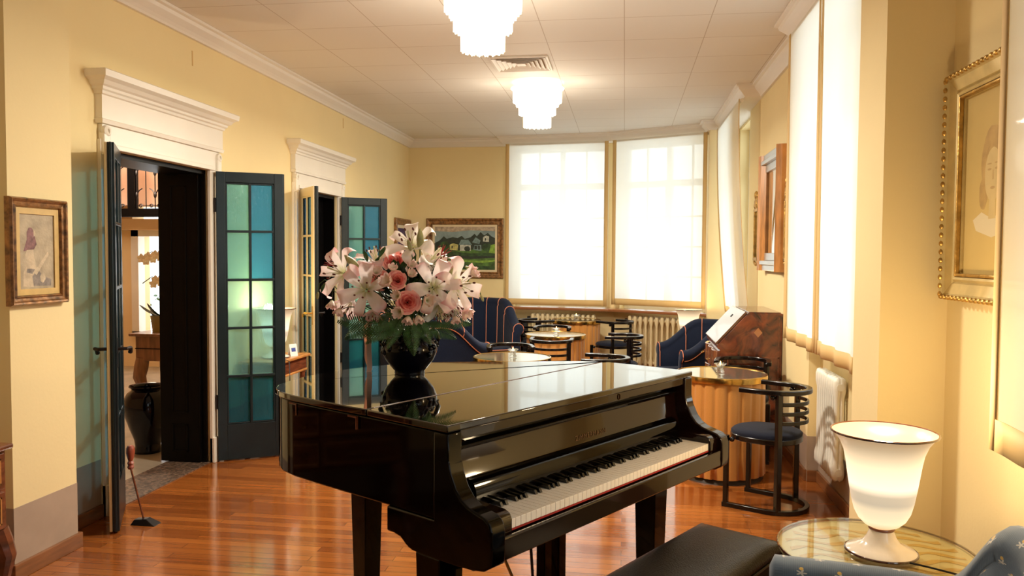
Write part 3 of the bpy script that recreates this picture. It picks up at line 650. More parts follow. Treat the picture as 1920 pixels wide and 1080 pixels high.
# fallboard: upright curved lower part, then leaning board
FB = [(.062, .695), (.030, .75), (.028, .775), (.029, .792), (.032, .806), (.036, .815), (.040, .822), (.052, .905), (.044, .915), (.040, .922), (.060, .925), (.10, .92), (.10, .695)]
MB().prism(FB, .062, PW-.062, 'x').build('fallboard', LACQB, piano, bevel=.002, angle=25)
MB().prism([(.05, .70), (.002, .733), (-.004, .760), (-.002, .785), (.006, .803), (.020, .814), (.034, .818), (.05, .80)], .120, 1.346, 'x').build('fallboard_underside', LACQ, piano, angle=25)
MB().prism([(.036, .913), (.034, .919), (.038, .925), (.060, .926), (.060, .915)], .075, PW-.075, 'x').build('fallboard_lip', LACQ, piano)
b = MB(); b.box(.062, PW-.062, .008, .06, .948, .978); b.build('front_rail', LACQB, piano, smooth=False, bevel=.003)
b = MB(); b.lathe([(0, -.003), (.008, -.003), (.009, 0), (.009, .004)], (0, 0, 0), 16); o = b.build('keyhole', BRASS, piano); o.location = (.905, .009, .963); o.rotation_euler = (R(90), 0, 0); o.scale = (.8, 1.3, 1)
for x in (.10, PW-.10): MB().lathe([(0, .004), (.010, .003), (.014, 0)], n=12).build('fallboard_stop', BRASS, piano, ).location = (x, .045, .933)
def text(s, size, m, parent, loc, rot, name='lettering', ext=.0006, sp=1.0):
    c = bpy.data.curves.new(name, 'FONT'); c.body = s; c.size = size; c.extrude = ext; c.align_x = 'CENTER'; c.align_y = 'CENTER'; c.space_character = sp
    o = bpy.data.objects.new(name, c); COL.objects.link(o); c.materials.append(m)
    me = bpy.data.meshes.new_from_object(o); bpy.data.objects.remove(o); o = bpy.data.objects.new(name, me); COL.objects.link(o)
    o.parent = parent; o.location = loc; o.rotation_euler = rot; return o
text('ZIMMERMANN', .025, mat('dull_brass_inlay', (.10, .045, .018), .4, metal=.4), piano, (.775, .0412, .838), (R(90-8.2), 0, 0), 'maker_lettering', .0004, 1.25)
# keys
KX0, KW = .119, 1.2275/52
kb = MB(); kb.box(.0007, KW-.0007, -.138, .012, .703, .7305); k0 = kb.build('white_key', IVORY, piano, smooth=False, bevel=.0012)
for i in range(1, 52): c = k0.copy(); COL.objects.link(c); c.location = (i*KW, 0, 0); c.parent = piano
for c in [o for o in piano.children if o.name.startswith('white_key')]: c.location.x += KX0
bk = MB(); bk.prism([(-.046, .731), (-.038, .7445), (.0, .746), (.0, .731)], -.0060, .0060, 'x'); q0 = bk.build('black_key', EBONY, piano, smooth=False, bevel=.0015)
first = True
for i in range(51):
    if i % 7 in (0, 2, 3, 5, 6):      # A B | C D E F G
        if (i % 7) in (0, 2, 3, 5, 6):
            c = q0 if first else q0.copy()
            if not first: COL.objects.link(c); c.parent = piano
            first = False; c.location = (KX0+(i+1)*KW, 0, 0)
MB().box(.118, 1.348, -.1385, .02, .697, .7025).build('key_felt', mat('red_key_felt', (.35, .02, .015), .9), piano, smooth=False)
# legs, blocks and casters
def pleg(x, y, s0, s1, zt, ang=0):
    b = MB(); P0 = [(-s0/2, -s0/2), (s0/2, -s0/2), (s0/2, s0/2), (-s0/2, s0/2)]
    vs = [(px, py, zt) for px, py in P0] + [(px*s1/s0, py*s1/s0, .150) for px, py in P0]
    b.add(vs, [(0, 1, 2, 3), (7, 6, 5, 4)] + [(i, (i+1) % 4, 4+(i+1) % 4, 4+i) for i in range(4)])
    o = b.build('leg', LACQ, piano, smooth=False, bevel=.004); o.location = (x, y, 0)
    c = MB(); c.lathe([(0, .152), (s1*.42, .152), (s1*.38, .13), (.018, .110), (.018, .066), (0, .066)], n=16); c.build('ferrule', BRASS, o)
    c = MB(); c.lathe([(0, -.012), (.030, -.012), (.033, 0), (.030, .012), (0, .012)], n=18); w_ = c.build('caster', BRASS, o); w_.location = (0, 0, .034); w_.rotation_euler = (R(90), 0, 0)
pleg(.056, .088, .102, .085, .60); pleg(1.305, .10, .105, .085, .63); pleg(.475, .95, .10, .078, .712)
for x in (.098, PW-.12):
    MB().box(x-.09, x+.09, -.10, .18, .600, .63).build('leg_block', LACQ, piano, smooth=False, bevel=.006)
MB().box(.40, .56, .87, 1.03, .685, .712).build('leg_block', LACQ, piano, smooth=False, bevel=.006)
b = MB(); b.box(.30, .36, .3, 1.0, .665, .712); b.box(.75, .81, .3, .98, .665, .712); b.box(1.06, 1.12, .3, .74, .665, .712); b.box(.10, 1.36, .30, .36, .655, .712); b.build('under_beams', LACQ, piano, smooth=False, bevel=.003)
# pedal lyre
b = MB(); b.box(.60, .82, .10, .22, .60, .628); b.build('lyre_block', LACQ, piano, smooth=False, bevel=.004)
for x in (.650, .735): MB().box(x-.022, x+.022, .135, .175, .13, .60).build('lyre_post', LACQ, piano, smooth=False, bevel=.004)
b = MB(); b.box(.60, .82, .09, .22, .085, .135); b.build('pedal_box', LACQ, piano, smooth=False, bevel=.005)
for x in (.66, .71, .76):
    b = MB(); b.tube([(x, .10, .10), (x, .04, .098), (x, -.02, .085)], [.008, .012, .014], 8); b.build('pedal', BRASS, piano)
for s_ in (-1, 1): MB().tube([(.71+s_*.09, .16, .11), (.71+s_*.16, .42, .63)], .006, 8).build('brace_rod', BRASS, piano)
MB().tube([(.35, -.02, .63), (.60, .15, .13)], .005, 8).build('brace_rod', IRON, piano)
for v_ in (.78, .45):
    b = MB(); b.box(-.006, .002, v_-.04, v_, .966, .972); b.box(-.006, .002, v_-.044, v_-.04, .93, .972); b.build('lid_hinge_plate', MAHO, piano, smooth=False)

# ------------------------------------------------------------------ piano bench
bench = thing('piano_bench', 'black leather padded piano bench in front of the keyboard', 'bench', (.298, 2.985, 0), R(58))
# local: -x runs along the keyboard towards the bass, +(-y) to the player
BLn, BW = .78, .30
def cushion(name, x0, x1, y0, y1, z0, z1, m, parent, r=.05, dome=.012, bev=.02):
    def fn(u_, v_):
        x = x0+(x1-x0)*u_; y = y0+(y1-y0)*v_; k = min(1, min(u_, 1-u_)*9)*min(1, min(v_, 1-v_)*6)
        return (x, y, z1-.018*(1-k)**2+dome*math.sin(math.pi*u_)*math.sin(math.pi*v_))
    b = MB(); n = 22; vs = []; 
    top = [[fn(i/n, j/n) for j in range(n+1)] for i in range(n+1)]
    b.grid(lambda u_, v_: top[round(u_*n)][round(v_*n)], n+1, n+1)
    loop = [(i, 0) for i in range(n)] + [(n, j) for j in range(n)] + [(i, n) for i in range(n, 0, -1)] + [(0, j) for j in range(n, 0, -1)]
    s = len(b.v); L_ = len(loop)
    rows = [[top[i][j] for i, j in loop]]
    cx, cy = (x0+x1)/2, (y0+y1)/2
    for k, (o_, z) in enumerate(((.006, z1-.035), (.006, z0+.02), (0, z0))):
        rows.append([(p[0]+o_*(1 if p[0] > cx else -1), p[1]+o_*(1 if p[1] > cy else -1), z) for p in rows[0]])
    vs = [p for r_ in rows for p in r_]; fs = [(k*L_+i, k*L_+(i+1) % L_, (k+1)*L_+(i+1) % L_, (k+1)*L_+i) for k in range(3) for i in range(L_)]
    fs.append(tuple(range(3*L_, 4*L_)))
    b.add(vs, fs)
    o = b.build(name, m, parent, angle=60); w_ = o.modifiers.new('weld', 'WELD'); w_.merge_threshold = .0005; return o
cushion('seat_cushion', -BLn, .015, -BW, .01, .445, .505, LEATHER, bench)
MB().tube([(-BLn, -BW-.003, .447), (.018, -BW-.003, .447), (.018, .013, .447), (-BLn, .013, .447)], .006, 6, closed=True).build('seam_welt', LEATHER, bench)
MB().box(-BLn+.005, .01, -BW+.005, .005, .37, .444).build('seat_frame', BLACKW, bench, smooth=False, bevel=.006)
for x in (-BLn+.035, -.025):
    for y in (-BW+.035, -.025):
        MB().box(x-.024, x+.024, y-.024, y+.024, 0, .372).build('leg', BLACKW, bench, smooth=False, bevel=.005)

# ------------------------------------------------------------------ round-backed chair (local: faces +x)
def make_chair(label):
    t = thing('bentwood_chair', label, 'chair', group='black round-backed bentwood chairs')
    sq = [(-.011, -.011), (.011, -.011), (.011, .011), (-.011, .011)]
    W_ = .185
    def U(xf, z, n=18): return [(xf, W_, z)] + [(-.04+W_*1.05*math.cos(a), W_*math.sin(a), z) for a in [math.pi/2+math.pi*i/n for i in range(n+1)]] + [(xf, -W_, z)]
    MB().tube(U(.20, .013), 0, sec=[(-.015, -.014), (.015, -.014), (.015, .014), (-.015, .014)]).build('floor_runner', CHAIRB, t, bevel=.003)
    MB().tube(U(.105, .708), 0, sec=[(-.019, -.014), (.019, -.014), (.019, .014), (-.019, .014)]).build('top_rail', CHAIRB, t, bevel=.005)
    ba = R(58)
    bx, by = -.04-W_*1.05*math.sin(R(25)), W_*math.cos(R(25))
    for s_ in (1, -1):
        MB().box(.165, .193, s_*W_-.015, s_*W_+.015, .02, .43).build('front_leg', CHAIRB, t, smooth=False, bevel=.004)
        o = MB().box(-.015, .015, -.017, .017, .02, .70).build('back_leg', CHAIRB, t, smooth=False, bevel=.004); o.location = (bx, s_*by, 0); o.rotation_euler = (0, 0, s_*R(-30))
        MB().ball((bx+.035, s_*(by+.005), .680), .016).build('joint_ball', CHAIRB, t)
        MB().ball((.15, s_*(W_-.01), .405), .016).build('joint_ball', CHAIRB, t)
    for z in (.64, .585, .53):
        pts = [(-.04+(W_-.005)*1.05*math.cos(a), (W_-.005)*math.sin(a), z) for a in [R(116)+R(128)*i/10 for i in range(11)]]
        MB().tube(pts, 0, sec=[(-.006, -.011), (.006, -.011), (.006, .011), (-.006, .011)]).build('back_slat', CHAIRB, t, bevel=.002)
    ring = [(.005+.205*math.copysign(abs(math.cos(a))**.85, math.cos(a)), .19*math.copysign(abs(math.sin(a))**.85, math.sin(a))) for a in [2*math.pi*i/36 for i in range(36)]]
    MB().prism(ring, .40, .432).build('seat_ring', CHAIRB, t, bevel=.004)
    b = MB(); n = 36; prof = [(0, .474), (.4, .473), (.75, .468), (.92, .458), (.985, .446), (.98, .432), (.0, .431)]
    vs = [(x*k, y*k, z) for (k, z) in prof for (x, y) in ring]; fs = [(i*n+j, i*n+(j+1) % n, (i+1)*n+(j+1) % n, (i+1)*n+j) for i in range(len(prof)-1) for j in range(n)]
    b.add(vs, fs); b.build('seat_pad', NAVYL, t, angle=60)
    return t
ch = make_chair('black round-backed chair with navy seat standing alone in front of the large draped table')
ch.location = (.86, 4.865, 0); ch.rotation_euler = (0, 0, R(151))
for (x, y, a, lb) in (
    (.88, 6.03, -100, 'black bentwood chair tucked between the large draped table and the inlaid bureau'),
    (-.95, 6.60, -78, 'black bentwood chair behind the low table, in front of the facing navy armchairs'),
    (-.20, 6.02, 178, 'black bentwood chair seen from above the piano lid, open arms towards the nearest small table'),
    (-.66, 7.26, 90, 'black chair with its slatted back to the viewer, before the middle white-topped table'),
    (-.76, 8.45, -88, 'black chair behind the middle white-topped table, only its top rail showing'),
    (-.06, 7.72, 176, 'black chair seen edge-on at the right of the middle table, slat ends in a column'),
    (-.12, 9.42, 142, 'black chair right of the farthest table, slatted back near the second radiator'),
    (-1.02, 9.40, 40, 'black chair left of the farthest table, slats crossing the first radiator')):
    dup(ch, (x, y, 0), R(a), lb)

# ------------------------------------------------------------------ round draped tables with tea lights
def make_table(label, r, h):
    t = thing('draped_round_table', label, 'table', group='round tables with pleated golden drapes')
    MB().lathe([(0, 0), (r-.02, 0), (r-.035, .03), (r-.05, .05), (r-.05, h-.03), (0, h-.03)], n=40).build('table_body', TBASE, t)
    N_ = 22; random.seed(int(r*1000)+len(label)); ph = [random.uniform(-.5, .5) for _ in range(N_)]
    def wob(a, z, rr):
        q = a*N_/(2*math.pi); k = (math.sin(q*2*math.pi + .8*math.sin(a*3)))*.5+.5
        return rr - .013*(1-k)**6 - .003*math.sin(a*5+z*3)
    MB().lathe([(r-.012, h-.04), (r-.012, h-.3), (r-.010, h-.5), (r-.008, .035), (r-.014, .034)], n=N_*8, wob=wob).build('pleated_drape', DRAPE, t, angle=80)
    MB().lathe([(r-.006, h-.042), (r, h-.04), (r+.002, h-.02), (r, h-.002), (r-.01, h), (r-.012, h-.003)], n=64).build('brass_rim', BRASS, t)
    MB().lathe([(0, h-.004), (r-.011, h-.004), (r-.011, h-.02), (0, h-.02)], n=64).build('mirror_top', TMIRR, t)
    return t
TH = .70
t0 = make_table('largest looking round table with golden pleated drape behind the piano keyboard end', .305, TH); t0.location = (.66, 5.50, 0)
tabs = [((-.86, 6.07), 'low-set round draped table just behind the vase side of the piano lid'), ((-.68, 7.90), 'round draped table with white reflecting top in the middle of the room'), ((-.58, 9.72), 'farthest round draped table, in front of the first radiator')]
for (x, y), lb in tabs: dup(t0, (x, y, 0), R(40*x), lb)
def make_tea(label):
    t = thing('candle_holder', label, 'candle holder', group='scalloped glass tea-light holders')
    MB().lathe([(0, 0), (.026, 0), (.030, .006), (.022, .014), (.020, .030), (.026, .044), (.038, .056), (.041, .060), (.037, .061), (.024, .048), (.018, .034), (0, .030)], n=40, wob=lambda a, z, r: r*(1+.08*math.sin(8*a)*(z > .04))).build('glass_bowl', CRYS, t, angle=50)
    c = MB(); c.lathe([(0, .034), (.017, .034), (.018, .052), (0, .050)], n=20); w_ = c.build('tea_light', WAX, t)
    MB().lathe([(0, .052), (.003, .054), (.0045, .060), (.003, .070), (0, .078)], n=10).build('flame', FLAME, w_)
    return t
tl0 = make_tea('tea light in scalloped glass on the large table beside the bureau'); tl0.location = (.655, 5.50, TH)
for (x, y), lb in (((-.85, 6.05), 'tea light in scalloped glass on the low table behind the vase'), ((-.67, 7.88), 'tea light in scalloped glass on the middle white-topped table'), ((-.58, 9.70), 'tea light in scalloped glass on the farthest table by the radiator')):
    dup(tl0, (x, y, TH), 0, lb)

# ------------------------------------------------------------------ tub armchairs
def make_armchair(label, cloth, pipe, hb=.90, ha=.60, W_=.37, D_=.36, ks=(1., 2.1), seatm=None, group='navy tub armchairs with salmon piping', drop=0):
    t = thing('tub_armchair', label, 'armchair')
    if group: t['group'] = group
    NP = 49
    def path(s):                       # 0..1 : right arm front -> back -> left arm front ; returns point, outward normal
        a = -1+2*s; L1 = D_*.95; arc = math.pi/2*W_*1.05; tot = L1+arc; d = abs(a)*tot; sg = -1 if a < 0 else 1
        if d > arc: x = -.08+(d-arc); return Vector((x, sg*W_, 0)), Vector((0, sg, 0))
        th = d/arc*math.pi/2; return Vector((-.08-W_*1.05*math.cos(th), sg*W_*math.sin(th), 0)), Vector((-math.cos(th), sg*math.sin(th), 0)).normalized()
    def top(s):
        a = abs(-1+2*s); k = max(0, min(1, (ks[0]-a)*ks[1])); return ha + (hb-ha)*(k*k*(3-2*k)) 
    SEC = []
    rr = .062
    def sec(s):
        h = top(s); o = []
        o += [(-.055, .30), (-.060, .40), (-.050, h-.10)]
        for i in range(11):
            a = R(200)-R(250)*i/10; o.append((.020+rr*math.cos(a), h-rr+rr*math.sin(a)))
        o += [(.040, h-.13), (.045, h-.2), (.040, .30), (.015, .10), (-.02, .10), (-.04, .30)]
        return o
    rows = []
    for i in range(NP):
        p, n = path(i/(NP-1)); rows.append([p+n*x+Vector((0, 0, z)) for x, z in sec(i/(NP-1))])
    m = len(rows[0]); vs = [v for r in rows for v in r]
    fs = [(i*m+j, (i+1)*m+j, (i+1)*m+(j+1) % m, i*m+(j+1) % m) for i in range(NP-1) for j in range(m)]
    b = MB(); b.add(vs, fs)
    for i in range(NP):
        acc = 0
        for j in range(m): b.uv[i*m+j] = (i/(NP-1)*1.6, acc); acc += .045 if 3 <= j < 14 else .12
    for (i, sg) in ((0, 1), (NP-1, -1)):
        c = sum(rows[i], Vector())/m; n0 = len(b.v); fwd = Vector((.035, 0, 0))
        ring = [v+fwd*.6 for v in rows[i]]; ring2 = [c+(v-c)*.8+fwd for v in rows[i]]
        b.add(rows[i]+ring+ring2, [(j, (j+1) % m, m+(j+1) % m, m+j) for j in range(m)]+[(m+j, m+(j+1) % m, 2*m+(j+1) % m, 2*m+j) for j in range(m)]+[tuple(range(2*m, 3*m))])
        for j in range(3*m): b.uv[n0+j] = ((b.v[n0+j][1])*1., b.v[n0+j][2])
    b.build('back_shell', cloth, t, angle=70)
    if pipe:
        for k in ((0, 7, 12, 17, 21.5, 26.5, 31, 36, 41, 48) if True else ()):
            i = int(round(k)); p, n = path(i/(NP-1)); S = sec(i/(NP-1)); pts = []
            for j in range(1, 14): x, z = S[j]; pts.append(p+n*x+Vector((0, 0, z)))
            c_ = sum(pts, Vector())/len(pts); off = Vector((.022 if i == 0 or i == NP-1 else 0, 0, 0))
            MB().tube([q+(q-c_).normalized()*.003+off for q in pts], .0045, 6).build('piping', PIPE, t)
        pts = []
        for i in range(NP):
            p, n = path(i/(NP-1)); x, z = sec(i/(NP-1))[13]; pts.append(p+n*(x+.003)+Vector((0, 0, z-.003)))
        MB().tube(pts, .0045, 6).build('piping', PIPE, t)
        for sg in (0, NP-1):
            p, n = path(sg/(NP-1)); S = sec(sg/(NP-1)); pts = [p+n*x+Vector((.022, 0, z)) for x, z in S[13:18]]
            MB().tube(pts, .0045, 6).build('piping', PIPE, t)
    # seat: rounded front cushion + base
    seg = []
    for i in range(25):
        a = R(90)+R(180)*i/24; seg.append((-.08+(W_-.055)*1.0*math.cos(a), (W_-.055)*math.sin(a)))
    seg = [(D_*.95-.03, W_-.055)] + seg + [(D_*.95-.03, -(W_-.055))] + [(D_*.95+.035, -(W_-.12)), (D_*.95+.05, 0), (D_*.95+.035, (W_-.12))]
    o = MB().prism(seg, .30, .425).build('seat_cushion', seatm or cloth, t, bevel=.03, seg=4, angle=50)
    MB().prism([(x*.97, y*.97) for x, y in seg], .10, .30).build('seat_base', cloth, t, bevel=.012, angle=50)
    if pipe: MB().tube([(x+.004*(1 if x > 0 else 0), y, .405) for x, y in seg], .0045, 6, closed=True).build('piping', PIPE, t)
    for x, y in ((D_*.95-.06, W_-.1), (D_*.95-.06, .1-W_), (-.28, .18), (-.28, -.18)):
        MB().lathe([(0, 0), (.018, 0), (.026, .10), (0, .10)], (x, y, 0), n=12).build('leg', BLACKW, t)
    return t
ac = make_armchair('navy tub armchair with salmon piping in the far corner, open side to the viewer', NAVY, True, hb=.965, ha=.69, W_=.385)
ac.location = (-1.70, 9.12, 0); ac.rotation_euler = (0, 0, R(-62))
dup(ac, (-1.72, 7.12, 0), R(48), 'navy tub armchair just behind the vase, its plain outer back to the viewer')
dup(ac, (.685, 7.90, 0), R(-165), 'navy tub armchair beside the inlaid bureau, back against the far side window', scale=.88)
near = make_armchair('blue-grey sprigged armchair cut off by the lower right corner of the view', SPRIG, False, hb=.835, ha=.635, W_=.30, D_=.27, ks=(.48, 4.), group=None)
near.location = (.575, 1.962, 0); near.rotation_euler = (0, 0, R(170))

# ------------------------------------------------------------------ opal glass lamps
def make_lamp(label):
    t = thing('glass_table_lamp', label, 'lamp', group='urn-shaped opal glass lamps')
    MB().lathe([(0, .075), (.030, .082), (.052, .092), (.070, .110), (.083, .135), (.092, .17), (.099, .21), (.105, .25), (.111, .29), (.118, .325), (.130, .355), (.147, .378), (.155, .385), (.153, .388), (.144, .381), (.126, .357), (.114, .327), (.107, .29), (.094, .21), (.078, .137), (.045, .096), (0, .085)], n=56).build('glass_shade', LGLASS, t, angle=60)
    MB().tube([(.156*math.cos(2*math.pi*i/56), .156*math.sin(2*math.pi*i/56), .387) for i in range(56)], .0036, 8, closed=True).build('shade_rim', DRED, t)
    MB().lathe([(0, .004), (.102, .004), (.106, .008), (.100, .014), (.078, .022), (.056, .034), (.044, .052), (.036, .072), (.032, .080), (0, .080)], n=48).build('glass_foot', OPAL, t, angle=60)
    MB().tube([(.106*math.cos(2*math.pi*i/48), .106*math.sin(2*math.pi*i/48), .006) for i in range(48)], .004, 8, closed=True).build('foot_rim', DRED, t)
    MB().tube([(.035*math.cos(2*math.pi*i/32), .035*math.sin(2*math.pi*i/32), .079) for i in range(32)], .0045, 8, closed=True).build('neck_ring', MAHO, t)
    return t
LPOS = (.820, 2.62, .55)
lampo = make_lamp('lit urn-shaped opal lamp with dark rim on the oval glass table'); lampo.location = LPOS
MB().tube([(.05, -.09, .006), (.10, -.12, .006), (.16, -.16, .005), (.22, -.24, .006), (.25, -.30, -.1), (.25, -.3, -.5)], .003, 6).build('power_cord', BLACKC, lampo)
dup(lampo, (-2.71, 5.86, .672), 0, 'lit fan-topped glass lamp on the console, glowing behind the open glazed door')
dup(lampo, (.72, 9.05, .50), 0, 'lit opal lamp behind the navy armchair, in front of the second bay radiator')
WARM = (1., .75, .44)
lamp('lamp_bulb', 'POINT', (.82, 2.62, 1.12), 14, WARM, .05)
lamp('lamp_bulb', 'POINT', (-2.71, 5.86, 1.065), 9, WARM, .03)
lamp('lamp_bulb', 'POINT', (.72, 9.05, .90), 5, WARM, .03)
# round glass side table
gt = thing('glass_side_table', 'round glass side table with swirled amber backing beside the sprigged armchair', 'side table', (.815, 2.66, 0))
MB().lathe([(0, .538), (.300, .538), (.303, .543), (.300, .5485), (0, .5485)], n=72).build('glass_top', GLTOP, gt, angle=30)
MB().lathe([(0, .524), (.296, .524), (.298, .536), (0, .5365)], n=72).build('backing_disc', CREAMW, gt, angle=30)
for k in range(7):
    y0 = -.20+k*.066
    pts = []
    for i in range(41):
        u_ = i/40; x = -.28+.56*u_; y = y0 + .018*math.sin(x*34+k*.7)
        if x*x+y*y < .275**2: pts.append((x, y))
    if len(pts) > 3:
        b = MB(); n_ = len(pts); wd = lambda i: .005+.010*abs(math.sin(pts[i][0]*34+1+k))
        b.add([(p[0], p[1]+wd(i), .5369) for i, p in enumerate(pts)]+[(p[0], p[1]-wd(i), .5369) for i, p in enumerate(pts)]+[(p[0], p[1]+wd(i), .5375) for i, p in enumerate(pts)]+[(p[0], p[1]-wd(i), .5375) for i, p in enumerate(pts)],
              [(i, i+1, n_+i+1, n_+i) for i in range(n_-1)]+[(2*n_+i, 2*n_+i+1, 3*n_+i+1, 3*n_+i) for i in range(n_-1)]+[(i, i+1, 2*n_+i+1, 2*n_+i) for i in range(n_-1)]+[(n_+i, n_+i+1, 3*n_+i+1, 3*n_+i) for i in range(n_-1)])
        b.build('amber_swirl', GOLDW, gt, smooth=False)
MB().tube([(.301*math.cos(2*math.pi*i/72), .301*math.sin(2*math.pi*i/72), .542) for i in range(72)], .0035, 6, closed=True).build('top_edge', DRED, gt)
MB().lathe([(0, 0), (.22, 0), (.22, .02), (.05, .04), (.035, .08), (.035, .48), (.09, .52), (.09, .524), (0, .524)], n=32).build('pedestal', BRASS, gt)
lt = thing('lamp_side_table', 'small dark side table carrying the lamp behind the far navy armchair', 'side table', (.72, 9.05, 0))
MB().lathe([(0, .48), (.19, .48), (.195, .49), (.19, .50), (0, .50)], n=32).build('table_top', MAHO, lt); MB().lathe([(0, 0), (.13, 0), (.12, .03), (.025, .06), (.02, .44), (.06, .48), (0, .48)], n=24).build('pedestal', MAHO, lt)
# ------------------------------------------------------------------ slant-front bureau against the right wall (front faces -x)
bu = thing('slant_front_bureau', 'inlaid burl slant-front bureau against the right wall under the framed mirror', 'bureau', (0, 0, 0))
by0, by1, bxf, bxb, bz = 6.30, 7.08, .735, 1.212, 1.05
side = [(bxb, .10), (bxb, bz), (.950, bz), (bxf-.01, .80), (bxf-.01, .77), (bxf+.01, .76), (bxf+.01, .10)]
MB().prism([(x, z) for x, z in side], by0, by1, 'y').build('carcase', MARQ, bu, smooth=False, bevel=.005)
b = MB(); cx, cz, d = 1.03, .90, .038; b.add([(cx-d*.85, by0-.002, cz), (cx, by0-.002, cz+d), (cx+d*.85, by0-.002, cz), (cx, by0-.002, cz-d)], [(0, 1, 2, 3)])
b.build('side_inlay', mat('light_inlay_wood', (.42, .17, .06), .3, coat=.6), bu, smooth=False, solid=.002)
b = MB()
for (x0, x1, z0, z1) in ((.80, 1.19, .70, .71), (.80, 1.19, .20, .21), (.80, .81, .20, .71), (1.18, 1.19, .20, 1.02)): b.box(x0, x1, by0-.002, by0+.002, z0, z1)
b.build('side_banding', MAHO, bu, smooth=False)
# sloping fall-front, glossy, with lock plate
sx, sz = .950-(bxf-.01), bz-.80; sl = math.hypot(sx, sz); Ms = Matrix.Translation((bxf-.012, (by0+by1)/2, .80)) @ Matrix.Rotation(-math.atan2(sz, sx), 4, 'Y')
MB().box(0, sl, -(by1-by0)/2+.005, (by1-by0)/2-.005, .001, .018, Ms).build('fall_front', mat('polished_walnut_front', (.14, .06, .03), .07, coat=1., coat_r=.03), bu, smooth=False, bevel=.004)
MB().box(sl*.72, sl*.80, -.02, .02, .018, .021, Ms).build('lock_plate', IRON, bu, smooth=False)
for k, (z0, z1) in enumerate(((.60, .75), (.43, .58), (.26, .41), (.12, .24))):
    n = 20; y0, y1 = by0+.02, by1-.02
    f = lambda q: bxf-.012-.028*abs(math.sin(q*math.pi*3))
    pts = [(f(i/n), y0+(y1-y0)*i/n) for i in range(n+1)] + [(bxf+.03, y1), (bxf+.03, y0)]
    dr = MB().prism(pts, z0, z1).build('drawer', mat('serpentine_drawer_veneer', (.17, .06, .03), .12, coat=1.) if k == 0 else MATS['serpentine_drawer_veneer'], bu, bevel=.006, angle=50)
    for yy in (by0+.16, by1-.16): MB().tube([(bxf-.05, yy-.035, (z0+z1)/2), (bxf-.072, yy-.02, (z0+z1)/2-.012), (bxf-.072, yy+.02, (z0+z1)/2-.012), (bxf-.05, yy+.035, (z0+z1)/2)], .004, 8).build('drawer_pull', BRASS, dr)
for y in (by0+.04, by1-.04):
    for x in (bxf+.03, bxb-.04): MB().lathe([(0, 0), (.03, 0), (.036, .03), (.025, .07), (.03, .10), (0, .10)], (x, y, 0), n=16).build('bun_foot', MAHO, bu)
MB().box(.96, 1.20, by0+.01, by1-.01, 1.05, 1.058).build('top_board', MARQ, bu, smooth=False, bevel=.003)

# ------------------------------------------------------------------ radiators
def radiator(label, P, ang, n, z0, z1, m, pitch=.052, dp=.13, feet=True):
    t = thing('cast_iron_radiator', label, 'radiator', (*P, 0), ang, 'column radiators under the windows')
    L = n*pitch; h = z1-z0
    def sect():
        b = MB()
        for y in (-dp/2+.022, dp/2-.022):
            pr = [(.004, 0), (.018, .012), (.0245, .035), (.0245, .075), (.0155, .12), (.0145, h/2), (.0155, h-.12), (.0245, h-.075), (.0245, h-.03), (.018, h-.008), (.004, h)]
            b.lathe(pr, (0, y, z0), 12, cap=True, wob=lambda a, z, r: r)
        for z in (z0+.055, z1-.055): b.tube([(0, -dp/2+.02, z), (0, dp/2-.02, z)], .020, 10)
        for z in (z0+.055, z1-.055): b.tube([(-pitch/2, 0, z), (pitch/2, 0, z)], .022, 10)
        return b
    s0 = sect().build('radiator_section', m, t, angle=60); s0.location = (pitch/2, 0, 0)
    for i in range(1, n): c = s0.copy(); COL.objects.link(c); c.parent = t; c.location = ((i+.5)*pitch, 0, 0)
    for x in (pitch/2, L-pitch/2) if feet else ():
        MB().lathe([(.026, 0), (.02, .02), (.018, z0+.02), (.02, z0+.03)], (x, -dp/2+.022, 0), 10, cap=True).build('radiator_foot', m, t)
        MB().lathe([(.026, 0), (.02, .02), (.018, z0+.02), (.02, z0+.03)], (x, dp/2-.022, 0), 10, cap=True).build('radiator_foot', m, t)
    for z in (z0+.055, z1-.055): MB().tube([(-.05, 0, z), (0, 0, z)], [.013, .016], 10).build('valve', IRON, t)
    return t
radiator('cream column radiator under the left bay blind, half hidden by chairs', (-1.20, 10.215), dB, 13, .12, .735, CASTIRON, pitch=.066)
radiator('cream column radiator in full view under the right bay blind', (.06, 9.97), dC, 12, .11, .745, CASTIRON, pitch=.072)
radiator('white radiator seen edge-on in the window niche on the right wall', (1.245, 5.22), R(-90), 9, .18, .79, RADW, dp=.07, feet=False)
MB().box(-1.42, -1.24, 10.10, 10.24, .0, .66).build('black_box', BLACKC, smooth=False, bevel=.006, label='plain black box-like shape standing at the left end of the first radiator', category='cabinet')  # plain black box for an unidentified dark shape beside the radiator

